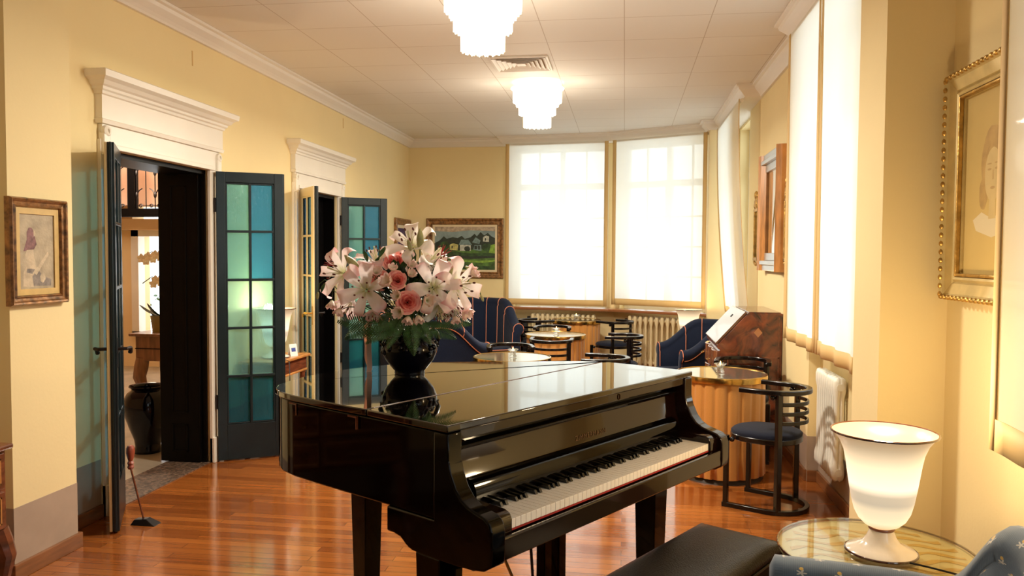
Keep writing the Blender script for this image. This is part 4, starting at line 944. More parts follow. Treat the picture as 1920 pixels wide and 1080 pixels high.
# ------------------------------------------------------------------ pictures and mirrors (local: x width, z height, faces -y)
def framed(name, label, M, w_, h_, fw_, fm, prof=None, mat_w=0, matm=None, group=None):
    t = thing(name, label, 'picture' if 'mirror' not in name else 'mirror', group=group); t.matrix_world = M
    prof = prof or [(0, 0), (0, .025), (.15, .035), (.3, .032), (.45, .022), (.7, .020), (.85, .026), (1, .012), (1, 0)]
    b = MB(); k = len(prof); vs = []
    for (sx_, sz_) in ((-1, -1), (1, -1), (1, 1), (-1, 1)):
        for (q, dd) in prof: vs.append((sx_*(w_/2-q*fw_), -dd, sz_*(h_/2-q*fw_)))
    b.add(vs, [(i*k+j, ((i+1) % 4)*k+j, ((i+1) % 4)*k+(j+1) % k, i*k+(j+1) % k) for i in range(4) for j in range(k)])
    b.build('picture_frame', fm, t, smooth=False)
    iw, ih = w_-2*fw_, h_-2*fw_
    if mat_w:
        b = MB(); 
        for (x0, x1, z0, z1) in ((-iw/2, -iw/2+mat_w, -ih/2, ih/2), (iw/2-mat_w, iw/2, -ih/2, ih/2), (-iw/2+mat_w, iw/2-mat_w, -ih/2, -ih/2+mat_w), (-iw/2+mat_w, iw/2-mat_w, ih/2-mat_w, ih/2)): b.box(x0, x1, -.014, -.002, z0, z1)
        b.build('mount', matm, t, smooth=False); iw -= 2*mat_w; ih -= 2*mat_w
    return t, iw, ih
def paint(t, iw, ih, polys, pal, name='painted_canvas', y=-.008, extra=None):
    """flat picture: one mesh of thin colour patches; polys = [(colour index, [(u,v)...])] in 0..1"""
    b = MB()
    for k, (ci, pts) in enumerate(polys):
        b.mi = ci; b.add([((u_-.5)*iw, y-.00006*k, (v_-.5)*ih) for u_, v_ in pts], [tuple(range(len(pts)))])
    return b.build(name, pal, t, smooth=False)
def pm(name, col, n=30, a=.35): return mat(name, col, .6, noise=(n, a), bump=(50, .25))
def blob(cx, cy, rx, ry, n=16, jit=.15, seed=1, a0=0):
    rnd = random.Random(seed); return [(cx+rx*(1+rnd.uniform(-jit, jit))*math.cos(a0+2*math.pi*i/n), cy+ry*(1+rnd.uniform(-jit, jit))*math.sin(a0+2*math.pi*i/n)) for i in range(n)]
BGW = mat('old_gilt_brown_frame', (.24, .11, .035), .38, metal=.35, coat=.3, noise=(30, .7), bump=(60, .3))
# landscape on the back wall
t, iw, ih = framed('landscape_painting', 'landscape painting of white village houses and green fields on the back wall', T(-2.125, 10.418, 1.575), 1.05, .80, .085, BGW, mat_w=.028, matm=mat('ivory_slip', (.72, .60, .40), .6))
pal = [pm('paint_sky', (.22, .30, .31), 5, .35), pm('paint_dark_trees', (.018, .028, .018)), pm('paint_green_field', (.07, .16, .025), 12, .6), pm('paint_white_wall', (.48, .50, .44)), pm('paint_blue_grey_roof', (.15, .23, .23)),
       pm('paint_yellow_house', (.50, .46, .16)), pm('paint_bright_green', (.20, .36, .04)), pm('paint_dusky_pink_cloud', (.42, .33, .24)), pm('paint_deep_green', (.025, .065, .015), 18, .7)]
polys = [(0, [(0, .5), (1, .5), (1, 1), (0, 1)]), (7, [(0, .90), (.3, .88), (.6, .92), (1, .90), (1, 1), (0, 1)]), (2, [(0, 0), (1, 0), (1, .60), (0, .60)]),
    (1, [(.0, .62), (.08, .68), (.15, .78), (.2, .72), (.3, .76), (.38, .74), (.45, .79), (.5, .72), (.6, .76), (.66, .84), (.70, .78), (.76, .88), (.82, .80), (.88, .86), (.94, .78), (1, .74), (1, .5), (0, .42)]),
    (8, [(0, .24), (.3, .30), (.6, .27), (1, .32), (1, .40), (.6, .38), (.2, .44), (0, .50)]), (1, [(.25, .28), (.6, .25), (1, .28), (1, .33), (.6, .31), (.3, .35)]),
    (5, [(.25, .46), (.38, .45), (.39, .58), (.32, .63), (.25, .58)]), (1, [(.24, .58), (.32, .66), (.40, .58), (.36, .62), (.3, .62)]), (3, [(.42, .44), (.60, .44), (.60, .58), (.42, .58)]), (4, [(.40, .58), (.44, .70), (.56, .70), (.62, .58)]),
    (4, [(.62, .64), (.68, .76), (.76, .68), (.74, .60)]), (3, [(.80, .66), (.90, .65), (.90, .78), (.85, .80), (.80, .76)]), (4, [(.64, .46), (.78, .44), (.77, .58), (.66, .58)]), (1, [(.66, .48), (.70, .48), (.70, .56), (.66, .56)]), (1, [(.72, .47), (.75, .47), (.75, .56), (.72, .56)]),
    (1, [(.28, .50), (.30, .50), (.30, .56), (.28, .56)]), (1, [(.83, .68), (.85, .68), (.85, .74), (.83, .74)]), (1, blob(.54, .49, .05, .06, seed=3)), (8, blob(.16, .52, .10, .15, seed=4)), (8, blob(.86, .52, .08, .10, seed=5)), (6, [(.90, .40), (1, .38), (1, .60), (.93, .58)]),
    (6, [(.3, .20), (.8, .16), (1, .20), (1, .23), (.7, .21), (.4, .24)]), (8, [(0, .0), (.5, .02), (1, .0), (1, .08), (.5, .11), (0, .10)])]
paint(t, iw, ih, polys, pal)
# small picture on left wall by the corner
t, iw, ih = framed('framed_picture', 'small dark red framed picture high beside the far corner, half behind the door', T(WX+.002, 10.07, 1.585, R(90)), .70, .74, .085, BGW, mat_w=.04, matm=mat('cream_mount', (.75, .66, .5), .6))
paint(t, iw, ih, [(0, [(0, 0), (1, 0), (1, 1), (0, 1)]), (1, blob(.5, .72, .16, .14, seed=2)), (2, [(.25, .05), (.75, .05), (.65, .55), (.35, .55)]), (1, blob(.45, .3, .1, .1, seed=8))], [pm('paint_violet_ground', (.05, .025, .10)), pm('paint_orange', (.62, .22, .04)), pm('paint_rust', (.30, .09, .04))])
# seated figure picture on the pier
t, iw, ih = framed('figure_picture', 'portrait-format picture of a seated long-haired figure, on the near left pier', T(-2.718, 3.33, 1.492, R(90)), .365, .49, .045, BGW, mat_w=.028, matm=mat('gold_slip', (.62, .42, .15), .5, noise=(20, .1)))
pal = [pm('paint_beige_ground', (.42, .34, .23), 12, .25), pm('paint_purple_hair', (.20, .09, .09), 40, .5), pm('paint_pale_skin', (.55, .44, .30), 20, .25), pm('paint_grey_shadow', (.25, .21, .18), 25, .4)]
fig = [(0, [(0, 0), (1, 0), (1, 1), (0, 1)]), (3, [(.10, .08), (.3, .04), (.9, .03), (.92, .12), (.7, .16), (.55, .24), (.3, .22), (.12, .18)]),
    (2, [(.10, .04), (.12, .22), (.20, .30), (.16, .45), (.24, .54), (.40, .53), (.42, .42), (.50, .26), (.36, .16), (.40, .02)]), (2, [(.40, .22), (.48, .18), (.85, .46), (.82, .50)]),
    (3, [(.20, .22), (.36, .20), (.44, .26), (.34, .27), (.22, .27)]), (1, [(.12, .50), (.24, .52), (.42, .53), (.50, .60), (.46, .68), (.44, .76), (.36, .82), (.28, .82), (.22, .76), (.22, .66)]),
    (2, [(.42, .70), (.47, .72), (.46, .77), (.41, .79)]), (2, blob(.66, .14, .08, .06, seed=6)), (3, blob(.5, .12, .10, .07, seed=9))]
paint(t, iw, ih, fig, pal)
# gilt portrait at the right, face of a woman faintly drawn
t, iw, ih = framed('gilt_portrait', 'large gilt-framed faint portrait of a woman, partly behind the closest blind', T(1.283, 2.88, 1.76, R(-90)), .90, .87, .105, GILTL, prof=[(0, 0), (0, .03), (.12, .055), (.2, .045), (.25, .040), (.62, .030), (.68, .022), (.78, .034), (.86, .030), (.9, .018), (1, .016), (1, 0)])
pal = [mat('drawing_ochre_ground', (.56, .40, .14), .35, noise=(3, .08), coat=.4), mat('drawing_soft_brown_hair', (.45, .29, .10), .4, noise=(16, .2)), mat('drawing_pale_face', (.60, .45, .20), .4, noise=(9, .1)), mat('drawing_white_collar', (.66, .56, .36), .4), mat('drawing_feature_line', (.46, .30, .12), .4)]
fc = (.34, .49)
polys = [(0, [(0, 0), (1, 0), (1, 1), (0, 1)]), (3, [(.12, .30), (.22, .34), (.34, .30), (.46, .34), (.58, .30), (.56, .24), (.34, .20), (.16, .24)]), (1, blob(.34, .60, .135, .20, 24, .03, 4)), (1, blob(.235, .44, .05, .09, 16, .05, 5)), (1, blob(.445, .44, .05, .09, 16, .05, 6)),
    (2, [(.30, .30), (.38, .30), (.37, .42), (.31, .42)]), (2, blob(.34, .535, .092, .145, 24, .01, 7)), (1, [(.24, .62), (.30, .70), (.38, .70), (.44, .62), (.44, .72), (.34, .79), (.24, .72)]),
    (4, blob(.30, .565, .022, .006, 12, 0)), (4, blob(.38, .565, .022, .006, 12, 0)), (4, blob(.30, .595, .026, .004, 12, 0)), (4, blob(.38, .595, .026, .004, 12, 0)), (4, [(.337, .56), (.345, .56), (.35, .51), (.335, .508)]), (4, blob(.34, .465, .026, .008, 12, 0))]
paint(t, iw, ih, polys, pal)
# carved egg beading round that frame
b = MB()
for s_ in (-1, 1):
    for k in range(26):
        q = -.5+(k+.5)/26
        b.ball((s_*(.90/2-.012), -.050, q*.86), .012, 8, 5, (.8, .8, 1)); b.ball((q*.89, -.050, s_*(.87/2-.012)), .012, 8, 5, (1, .8, .8))
b.build('carved_beading', GILT, t)
b = MB(); 
for (x0, x1, z0, z1) in ((-iw/2-.012, -iw/2, -ih/2-.012, ih/2+.012), (iw/2, iw/2+.012, -ih/2-.012, ih/2+.012), (-iw/2, iw/2, -ih/2-.012, -ih/2), (-iw/2, iw/2, ih/2, ih/2+.012)): b.box(x0, x1, -.034, -.016, z0, z1)
b.build('inner_gilt_slip', GILT, t, smooth=False, bevel=.004)
# big wall mirror between the windows, oak sides and silvered cross rails
mt = thing('wall_mirror', 'tall honey-wood framed mirror on the right wall above the bureau', 'mirror'); mt.matrix_world = T(1.213, 6.70, 1.86, R(-90))
w_, h_ = .86, .98
for s_ in (-1, 1):
    b = MB(); b.prism([(s_*w_/2, 0), (s_*w_/2, -.035), (s_*(w_/2-.03), -.075), (s_*(w_/2-.08), -.062), (s_*(w_/2-.13), -.025), (s_*(w_/2-.13), 0)], -h_/2, h_/2); b.build('side_frame', OAK, mt, smooth=False)
for s_ in (-1, 1):
    b = MB(); x = w_/2-.02; b.box(-x+.02, x-.02, -.045, 0, min(s_*h_/2, s_*(h_/2-.05)), max(s_*h_/2, s_*(h_/2-.05))); b.box(-x, x, -.062, 0, min(s_*(h_/2-.05), s_*(h_/2-.085)), max(s_*(h_/2-.05), s_*(h_/2-.085))); b.box(-x+.08, x-.08, -.03, 0, min(s_*(h_/2-.085), s_*(h_/2-.15)), max(s_*(h_/2-.085), s_*(h_/2-.15)))
    b.build('silvered_cross_rail', mat('silver_leaf', (.55, .55, .55), .3, metal=.9) if s_ < 0 else MATS['silver_leaf'], mt, smooth=False, bevel=.006)
MB().box(-w_/2+.13, w_/2-.13, -.012, 0, -h_/2+.15, h_/2-.15).build('mirror_glass', MIRROR, mt, smooth=False)
def small_mirror(label, y):
    t = thing('girandole_mirror', label, 'mirror', group='pair of small crested gilt mirrors'); t.matrix_world = T(1.213, y, 1.69, R(-90)); w_, h_ = .24, .48
    b = MB()
    for (x0, x1, z0, z1) in ((-w_/2, -w_/2+.03, -h_/2, h_/2), (w_/2-.03, w_/2, -h_/2, h_/2), (-w_/2, w_/2, -h_/2, -h_/2+.03), (-w_/2, w_/2, h_/2-.03, h_/2)): b.box(x0, x1, -.03, 0, z0, z1)
    b.build('mirror_frame', GILT, t, smooth=False, bevel=.006)
    MB().box(-w_/2+.03, w_/2-.03, -.012, 0, -h_/2+.03, h_/2-.03).build('mirror_glass', MIRROR, t, smooth=False)
    b = MB(); rnd = random.Random(3)
    for k in range(11): a = math.pi*k/10; b.ball((.09*math.cos(a), -.02, h_/2+.02+.075*math.sin(a)*(1+.3*math.sin(k*2))), .020, 8, 6, (1, .7, 1.2))
    b.ball((0, -.025, h_/2+.12), .026, 8, 6, (.8, .8, 1.5)); b.ball((0, -.02, h_/2+.04), .05, 10, 6, (1.1, .4, .9)); b.build('carved_crest', GILT, t)
    b = MB()
    for k in range(7): b.ball((-.09+.03*k, -.02, -h_/2-.012-.02*math.sin(math.pi*k/6)), .017, 8, 6, (1, .7, 1)); 
    b.build('carved_apron', GILT, t); return t
small_mirror('small crested gilt mirror on the far side of the tall mirror', 7.50); small_mirror('small crested gilt mirror mostly behind the tall blind near it', 6.08)

# ------------------------------------------------------------------ chandeliers and ceiling vent
def chandelier(label, x, y, s=1.0):
    t = thing('glass_chandelier', label, 'chandelier', (x, y, CZ), group='tiered glass chandeliers')
    MB().lathe([(0, 0), (.045, 0), (.045, -.022), (.02, -.03), (.014, -.045), (.014, -.06), (0, -.06)], n=24).build('ceiling_canopy', WHITE, t)
    MB().lathe([(0, -.045), (.20, -.045), (.238, -.050), (.24, -.056), (.225, -.066), (.05, -.075), (0, -.075)], n=48).build('top_plate', CHG, t)
    for k, (r, z0, z1, n) in enumerate(((.212, -.066, -.165, 30), (.185, -.10, -.20, 26), (.160, -.15, -.275, 24), (.118, -.25, -.385, 18))):
        N = n*10; vs = []; fs = []
        for i in range(N):
            a = 2*math.pi*i/N; q = (i % 10)/10; w_ = abs(math.sin(math.pi*q)); rr = r*(1-.0) + .008*w_; zz = z1 - .010*w_ + .004*math.sin(i*1.7)
            vs += [(rr*math.cos(a), rr*math.sin(a), z0), ((rr+.001)*math.cos(a), (rr+.001)*math.sin(a), (z0+zz)/2), (rr*math.cos(a), rr*math.sin(a), zz), ((rr-.008)*math.cos(a), (rr-.008)*math.sin(a), zz), ((rr-.008)*math.cos(a), (rr-.008)*math.sin(a), z0)]
        for i in range(N):
            j = (i+1) % N
            for m in range(4): fs.append((i*5+m, j*5+m, j*5+m+1, i*5+m+1))
        MB().add(vs, fs).build('glass_tier', CHG if k < 3 else CHG2, t, angle=80)
    MB().lathe([(0, -.30), (.11, -.30), (.11, -.305), (0, -.305)], n=32).build('tier_plate', CHG, t)
    MB().lathe([(0, -.378), (.012, -.385), (.016, -.395), (0, -.405)], n=12).build('finial', CHG2, t)
    return t
chandelier('far tiered glass chandelier, whole under the ceiling beyond the vent', -.79, 7.09)
chandelier('nearest tiered glass chandelier, cut by the top edge before the vent', -.805, 4.43)
CHC = (1., .90, .74)
for (x, y, p) in ((-.79, 7.09, 75), (-.805, 4.43, 75)):
    lamp('chandelier_bulbs', 'AREA', (x, y, CZ-.402), p*.9, CHC, .22, (0, 0, 0), .22); lamp('chandelier_bulbs', 'POINT', (x, y, CZ-.70), p*.22, CHC, .16)
    for a in (0, 90, 180, 270): lamp('chandelier_bulbs', 'POINT', (x+.36*math.cos(R(a)), y+.36*math.sin(R(a)), CZ-.17), p*.006, CHC, .08)
v = thing('ceiling_vent', 'square louvred ceiling air vent between the two chandeliers', 'vent', (-.84, 6.36, CZ))
for k in range(6):
    a = .215-.036*k; b = MB(); wd = .012
    if k == 5: MB().box(-a, a, -a, a, -.016, -.012).build('vent_core', CROWN, v, smooth=False); break
    def ring(r0, z0, r1, z1, th=.003):
        vs = []
        for (rr, zz) in ((r0, z0), (r1, z1), (r1-th, z1), (r0-th, z0)): vs += [(-rr, -rr, zz), (rr, -rr, zz), (rr, rr, zz), (-rr, rr, zz)]
        return vs, [(q*4+i, q*4+(i+1) % 4, ((q+1) % 4)*4+(i+1) % 4, ((q+1) % 4)*4+i) for q in range(4) for i in range(4)]
    b.add(*ring(a, -.018, a-.026, -.002)); b.build('vent_louvre', CROWN, v, smooth=False)
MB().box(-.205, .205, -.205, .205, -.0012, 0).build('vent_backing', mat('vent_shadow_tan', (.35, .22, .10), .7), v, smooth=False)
b = MB()
for (x0, x1, y0, y1) in ((-.235, -.213, -.235, .235), (.213, .235, -.235, .235), (-.213, .213, -.235, -.213), (-.213, .213, .213, .235)): b.box(x0, x1, y0, y1, -.014, 0)
b.build('vent_frame', CROWN, v, smooth=False, bevel=.003)

# ------------------------------------------------------------------ console table, card, chest, jar, boot brush
co = thing('console_table', 'honey oak console table with turned legs between the two doorways', 'table', (-2.70, 5.89, 0))
MB().box(-.18, .14, -.31, .31, .65, .672).build('table_top', OAK, co, smooth=False, bevel=.006)
MB().box(-.17, .115, -.28, .28, .55, .65).build('apron', MAHO, co, smooth=False, bevel=.004)
b = MB(); b.box(-.165, .122, -.285, .285, .535, .552); b.build('apron_moulding', OAK, co, smooth=False, bevel=.005)
for x in (-.14, .092):
    for y in (-.25, .25):
        pr = [(0, 0), (.018, 0), (.022, .02), (.016, .04)]
        for k in range(8): z = .05+.055*k; pr += [(.014, z), (.023, z+.0275)]
        pr += [(.020, .51), (.026, .525), (.026, .55), (0, .55)]
        MB().lathe(pr, (x, y, 0), 16).build('turned_leg', MAHO, co)
MB().box(-.15, .10, -.26, .26, .12, .14).build('lower_shelf', OAK, co, smooth=False, bevel=.004)
card = thing('place_card', 'small white folded card with blue print beside the console lamp', 'card', (-2.62, 5.98, .672), R(60))
b = MB(); b.add([(-.035, -.02, 0), (.035, -.02, 0), (.035, 0, .095), (-.035, 0, .095), (-.035, .02, 0), (.035, .02, 0)], [(0, 1, 2, 3), (3, 2, 5, 4)]); b.build('card_sheet', PAPER, card, smooth=False, solid=.001)
b = MB(); b.add([(-.02, -.0135, .035), (.02, -.0135, .035), (.02, -.0075, .065), (-.02, -.0075, .065)], [(0, 1, 2, 3)]); b.build('card_print', BLUEINK, card, smooth=False)
chs = thing('chest_of_drawers', 'dark red inlaid chest on cabriole legs, cut by the left edge', 'chest', (0, 0, 0))
X0, X1, Y0, Y1 = -2.88, -2.44, 1.95, 2.83
MB().box(X0-.005, X1+.012, Y0, Y1+.008, .70, .722).build('chest_top', MAHO, chs, smooth=False, bevel=.007)
MB().box(X0, X1-.012, Y0+.01, Y1-.01, .37, .70).build('carcase', MAHO, chs, smooth=False, bevel=.004)
for z0, z1 in ((.545, .69), (.385, .535)):
    for y0, y1 in ((Y0+.03, (Y0+Y1)/2-.01), ((Y0+Y1)/2+.01, Y1-.03)):
        d = MB().box(X1-.014, X1+.002, y0, y1, z0, z1).build('drawer', MAHO, chs, smooth=False, bevel=.004)
        b = MB()
        for (a_, c_, e_, f_) in ((y0+.02, y1-.02, z0+.02, z0+.026), (y0+.02, y1-.02, z1-.026, z1-.02), (y0+.02, y0+.026, z0+.02, z1-.02), (y1-.026, y1-.02, z0+.02, z1-.02)): b.box(X1+.0015, X1+.0035, a_, c_, e_, f_)
        b.build('drawer_stringing', OAK, d, smooth=False)
        MB().tube([(X1, (y0+y1)/2-.03, (z0+z1)/2), (X1+.02, (y0+y1)/2-.02, (z0+z1)/2-.01), (X1+.02, (y0+y1)/2+.02, (z0+z1)/2-.01), (X1, (y0+y1)/2+.03, (z0+z1)/2)], .004, 8).build('drawer_pull', BRASS, d)
for (x, y, sy_) in ((X1-.03, Y1-.035, 1), (X1-.03, Y0+.035, -1), (X0+.04, Y1-.035, 1), (X0+.04, Y0+.035, -1)):
    b = MB(); sx_ = 1 if x > -2.6 else -1
    pts = [(x, y, .38), (x+.010*sx_, y+.008*sy_, .33), (x+.022*sx_, y+.018*sy_, .27), (x+.012*sx_, y+.010*sy_, .19), (x-.004*sx_, y-.004*sy_, .11), (x+.002*sx_, y+.002*sy_, .05), (x+.02*sx_, y+.016*sy_, .018), (x+.026*sx_, y+.02*sy_, .0)]
    b.tube(pts, [.038, .040, .036, .027, .020, .018, .026, .026], 10, upv=(1, 0, 0)); b.build('cabriole_leg', MAHO, chs)
jar = thing('floor_jar', 'large glossy black glazed jar standing on the hall floor beyond the doorway', 'jar', (-3.52, 5.42, 0))
MB().lathe([(0, 0), (.095, 0), (.098, .02), (.088, .05), (.095, .10), (.125, .18), (.155, .27), (.168, .34), (.163, .40), (.140, .445), (.115, .465), (.108, .475), (.118, .485), (.128, .495), (.124, .503), (.110, .50), (.100, .485), (.104, .46), (.13, .42), (0, .10)], n=48).build('jar_body', JARM, jar, angle=70)
pk = thing('boot_scraper_stick', 'upright stick with turned red wooden handle and small iron shoe beside the door', 'door stop', (-2.60, 3.955, 0))
MB().tube([(-.002, .005, .02), (-.065, -.012, .31)], .0055, 8).build('rod', MAHO, pk)
MB().lathe([(0, 0), (.012, 0), (.018, .012), (.013, .022), (.018, .034), (.011, .045), (.016, .06), (.022, .09), (.021, .115), (.014, .13), (0, .134)], n=18).build('turned_handle', mat('red_turned_handle', (.30, .06, .03), .3, coat=.6), pk).location = (-.065, -.012, .305)
b = MB(); b.add([(-.06, -.035, 0), (.085, -.035, 0), (.085, .035, 0), (-.06, .035, 0), (-.045, -.02, .028), (.025, -.02, .034), (.025, .02, .034), (-.045, .02, .028)], [(0, 1, 2, 3), (4, 5, 6, 7), (0, 1, 5, 4), (1, 2, 6, 5), (2, 3, 7, 6), (3, 0, 4, 7)]); b.build('iron_shoe', IRON, pk, smooth=False, bevel=.003)

# ------------------------------------------------------------------ hall beyond the left wall
struct(MB().box(-8, -3.2, 2.5, 10.6, -.1, -.001).build('hall_floor', STONE, smooth=False))
struct(MB().box(-8, -3.2, 2.5, 10.6, 3.2, 3.3).build('hall_ceiling', HALLP, smooth=False))
wall_open('wall_hall_far', HALLW, 'y', 9.5, 9.75, -8, -3.2, 0, 3.3, [(-6.27, -5.35, .45, 1.72), (-6.35, -5.2, 1.93, 2.09)])
struct(MB().box(-8.2, -8, 2.5, 10.6, 0, 3.3).build('wall_hall_side', HALLW, smooth=False))
struct(MB().box(-8.2, -3.2, 2.3, 2.5, 0, 3.3).build('wall_hall_near', HALLW, smooth=False))
b = MB()
for x in (-6.27, -5.35): b.box(x-.05, x+.05, 9.42, 9.56, .4, 1.78)
b.box(-6.32, -5.3, 9.42, 9.56, 1.70, 1.78); b.box(-6.32, -5.3, 9.42, 9.6, .40, .47); b.box(-5.83, -5.79, 9.5, 9.56, .45, 1.72)
struct(b.build('window_7', WHITE, smooth=False)); struct(MB().box(-6.6, -5.1, 9.28, 9.5, 1.78, 1.92).build('trim_12', HALLW, smooth=False))
ga = thing('gallery_balustrade', 'wrought iron gallery balustrade seen high through the open doorway', 'balustrade', (0, 8.0, 0))
MB().box(-7.2, -3.3, -.05, .05, 1.88, 1.97).build('bottom_beam', BLACKW, ga, smooth=False)
MB().box(-7.2, -3.3, -.06, .06, 2.50, 2.54).build('handrail', BLACKW, ga, smooth=False)
for x in (-5.33, -4.2): MB().box(x-.035, x+.035, -.04, .04, 1.97, 2.9).build('post', BLACKW, ga, smooth=False)
for k in range(12):
    x = -5.72+.108*k
    if k % 2: MB().tube([(x, 0, 1.97), (x, 0, 2.50)], .006, 6).build('iron_bar', IRON, ga)
    else:
        b = MB(); b.tube([(x, 0, 1.97), (x, 0, 2.50)], .007, 6); b.ball((x, 0, 2.12), .018, 8, 6, (1, 1, 2)); b.ball((x, 0, 2.36), .018, 8, 6, (1, 1, 2))
        for s_ in (-1, 1):
            for z in (2.12, 2.36): b.tube([(x, 0, z), (x+s_*.03, 0, z+.05), (x+s_*.065, 0, z+.07)], .006, 6)
            b.tube([(x+s_*.045+.024*math.cos(a)*(1-i/16), 0, 2.00+.024*math.sin(a)*(1-i/16)) for i, a in enumerate([R(40*i) for i in range(11)])], .006, 6)
        b.build('iron_scroll_bar', IRON, ga)
struct(MB().box(-7.2, -3.3, 8.6, 8.7, 2.05, 3.2).build('wall_gallery', HALLP, smooth=False))
ht = thing('hall_table', 'brown wooden cabriole-leg table in the hall carrying the orchid', 'table', (-3.95, 6.45, 0))
HO = mat('brown_hall_wood', (.20, .085, .035), .35, coat=.4, noise=(6, .35, (6, 1, 1)))
MB().box(-.24, .50, -.26, .26, .775, .80).build('table_top', HO, ht, smooth=False, bevel=.006)
MB().box(-.20, .46, -.22, .22, .56, .775).build('apron', HO, ht, smooth=False, bevel=.004)
MB().tube([(.0, -.225, .668), (-.20, -.225, .668), (.46, -.225, .668)], .004, 6).build('drawer_line', BLACKW, ht)
for x, sx_ in ((-.16, -1), (.42, 1)):
    for y, sy_ in ((-.18, -1), (.18, 1)):
        MB().tube([(x, y, .58), (x+.01*sx_, y+.01*sy_, .50), (x+.02*sx_, y+.02*sy_, .42), (x-.01*sx_, y, .28), (x-.02*sx_, y-.01*sy_, .15), (x, y, .05), (x+.02*sx_, y+.01*sy_, 0)], [.055, .06, .055, .035, .026, .026, .036], 10, upv=(1, 0, 0)).build('cabriole_leg', HO, ht)
orch = thing('potted_orchid', 'cream orchid in a pot on the hall table against the bright window', 'potted plant', (-4.03, 6.42, .80))
MB().lathe([(0, 0), (.07, 0), (.085, .13), (.09, .14), (.08, .14), (.078, .12), (0, .12)], n=24).build('plant_pot', mat('olive_pot', (.25, .22, .08), .3), orch)
def leafmesh(b, base, tip, wd, bend=.03, n=8, sidev=None, droop=0):
    base, tip = Vector(base), Vector(tip); d = tip-base; sdv = (sidev if sidev else d.cross(Vector((0, 0, 1))))
    if sdv.length < 1e-4: sdv = Vector((1, 0, 0))
    sdv = sdv.normalized(); nv = d.cross(sdv).normalized(); vs = []; s0 = len(b.v)
    for i in range(n+1):
        k = i/n; w_ = wd*math.sin(math.pi*min(1, k*.92+.06))**.8; c = base+d*k + nv*bend*math.sin(math.pi*k) - Vector((0, 0, droop*k*k))
        for j, s_ in enumerate((-1, -.5, 0, .5, 1)): vs.append(c+sdv*w_*s_ + nv*(-.25*w_*abs(s_)))
    b.add(vs, [(i*5+j, (i+1)*5+j, (i+1)*5+j+1, i*5+j+1) for i in range(n) for j in range(4)])
    for i in range(n+1):
        for j in range(5): b.uv[s0+i*5+j] = (j/4, i/n)
for k, (dx, dy, dz) in enumerate(((-.14, -.03, .10), (.12, .03, .09), (-.10, .05, .05), (.15, -.04, .04), (-.05, -.1, .12))):
    b = MB(); leafmesh(b, (0, 0, .13), (dx*1.3, dy, .13+dz), .035, .02); b.build('orchid_leaf', LEAFD, orch, solid=.003)
for k, (sx_, top_) in enumerate(((-.03, .62), (-.01, .40))):
    pts = [(0, 0, .13), (.02+.01*k, .0, .35*top_/.62+.1), (.03, 0, top_), (.0, 0, top_+.06), (-.08, 0, top_+.08), (-.17, 0, top_+.02)]
    MB().tube(pts, .004, 6).build('flower_spike', STEMG, orch)
    for i in range(7 if k == 0 else 4):
        f = i/6; c = Vector((.03-.20*f, -.01+.02*(i % 2), top_+.07-.05*f-.03*(i % 2))); b = MB()
        for a in range(5): aa = R(90+72*a); leafmesh(b, c, c+Vector((.042*math.cos(aa), -.01, .042*math.sin(aa))), .019, .004, 4, Vector((-math.sin(aa), 0, math.cos(aa))))
        b.build('orchid_flower', ORCH, orch)
# greenery outside the hall window
gsh = MB(); rnd = random.Random(5)
for k in range(260):
    c = Vector((rnd.uniform(-6.6, -5.1), rnd.uniform(10.2, 10.6), rnd.uniform(.0, .95))); leafmesh(gsh, c, c+Vector((rnd.uniform(-.12, .12), rnd.uniform(-.1, .05), rnd.uniform(-.05, .12))), .03, .01, 3)
tag(gsh.build('garden_shrub', LEAFM, kind='stuff'), 'green shrubbery outside the hall window', 'shrub')
lamp('hall_fill_light', 'POINT', (-5.0, 7.3, 2.7), 120, (1., .86, .66), .2)  # added point light that brightens the hall, no fixture there
# ------------------------------------------------------------------ vase and bouquet on the lid (built in the vase's own frame: x right, y away, z up)
VB = Vector((-.871, 3.143, 1.0)); VR = R(15.5); VM = T(*VB, VR)
vase = thing('flower_vase', 'black ornate glazed vase with raised shoulder decoration standing on the piano lid', 'vase', VB, VR)
b = MB(); b.lathe([(0, 0), (.060, 0), (.062, .006), (.060, .012), (.075, .028), (.098, .058), (.111, .088), (.114, .105), (.110, .122), (.098, .140), (.084, .152), (.078, .162), (.080, .174), (.088, .184), (.085, .186), (.076, .176), (.072, .160), (.09, .13), (.10, .10), (.06, .03), (0, .02)], n=72,
           wob=lambda a, z, r: r*(1+(.018*math.sin(9*a+z*40)*math.sin(z*60) if .09 < z < .15 and r > .095 else 0)))
rnd = random.Random(11)
for k in range(64):
    a = rnd.uniform(0, 2*math.pi); z = rnd.uniform(.085, .148); r = .113 if z < .115 else .113-(z-.115)*.75
    b.ball((r*math.cos(a), r*math.sin(a), z), rnd.uniform(.006, .013), 8, 6, (1, 1, rnd.uniform(.7, 1.4)))
b.build('vase_body', JARM, vase, angle=70); mat('lumpy_black_glaze', (.008, .007, .007), .16, coat=.6)
for a in (8, 188):
    pts = [(.078, .172), (.100, .180), (.112, .165), (.120, .140), (.116, .115)]
    MB().tube([(r*math.cos(R(a)), r*math.sin(R(a)), z) for r, z in pts], [.008, .009, .010, .010, .008], 8).build('vase_handle', MATS['lumpy_black_glaze'], vase)

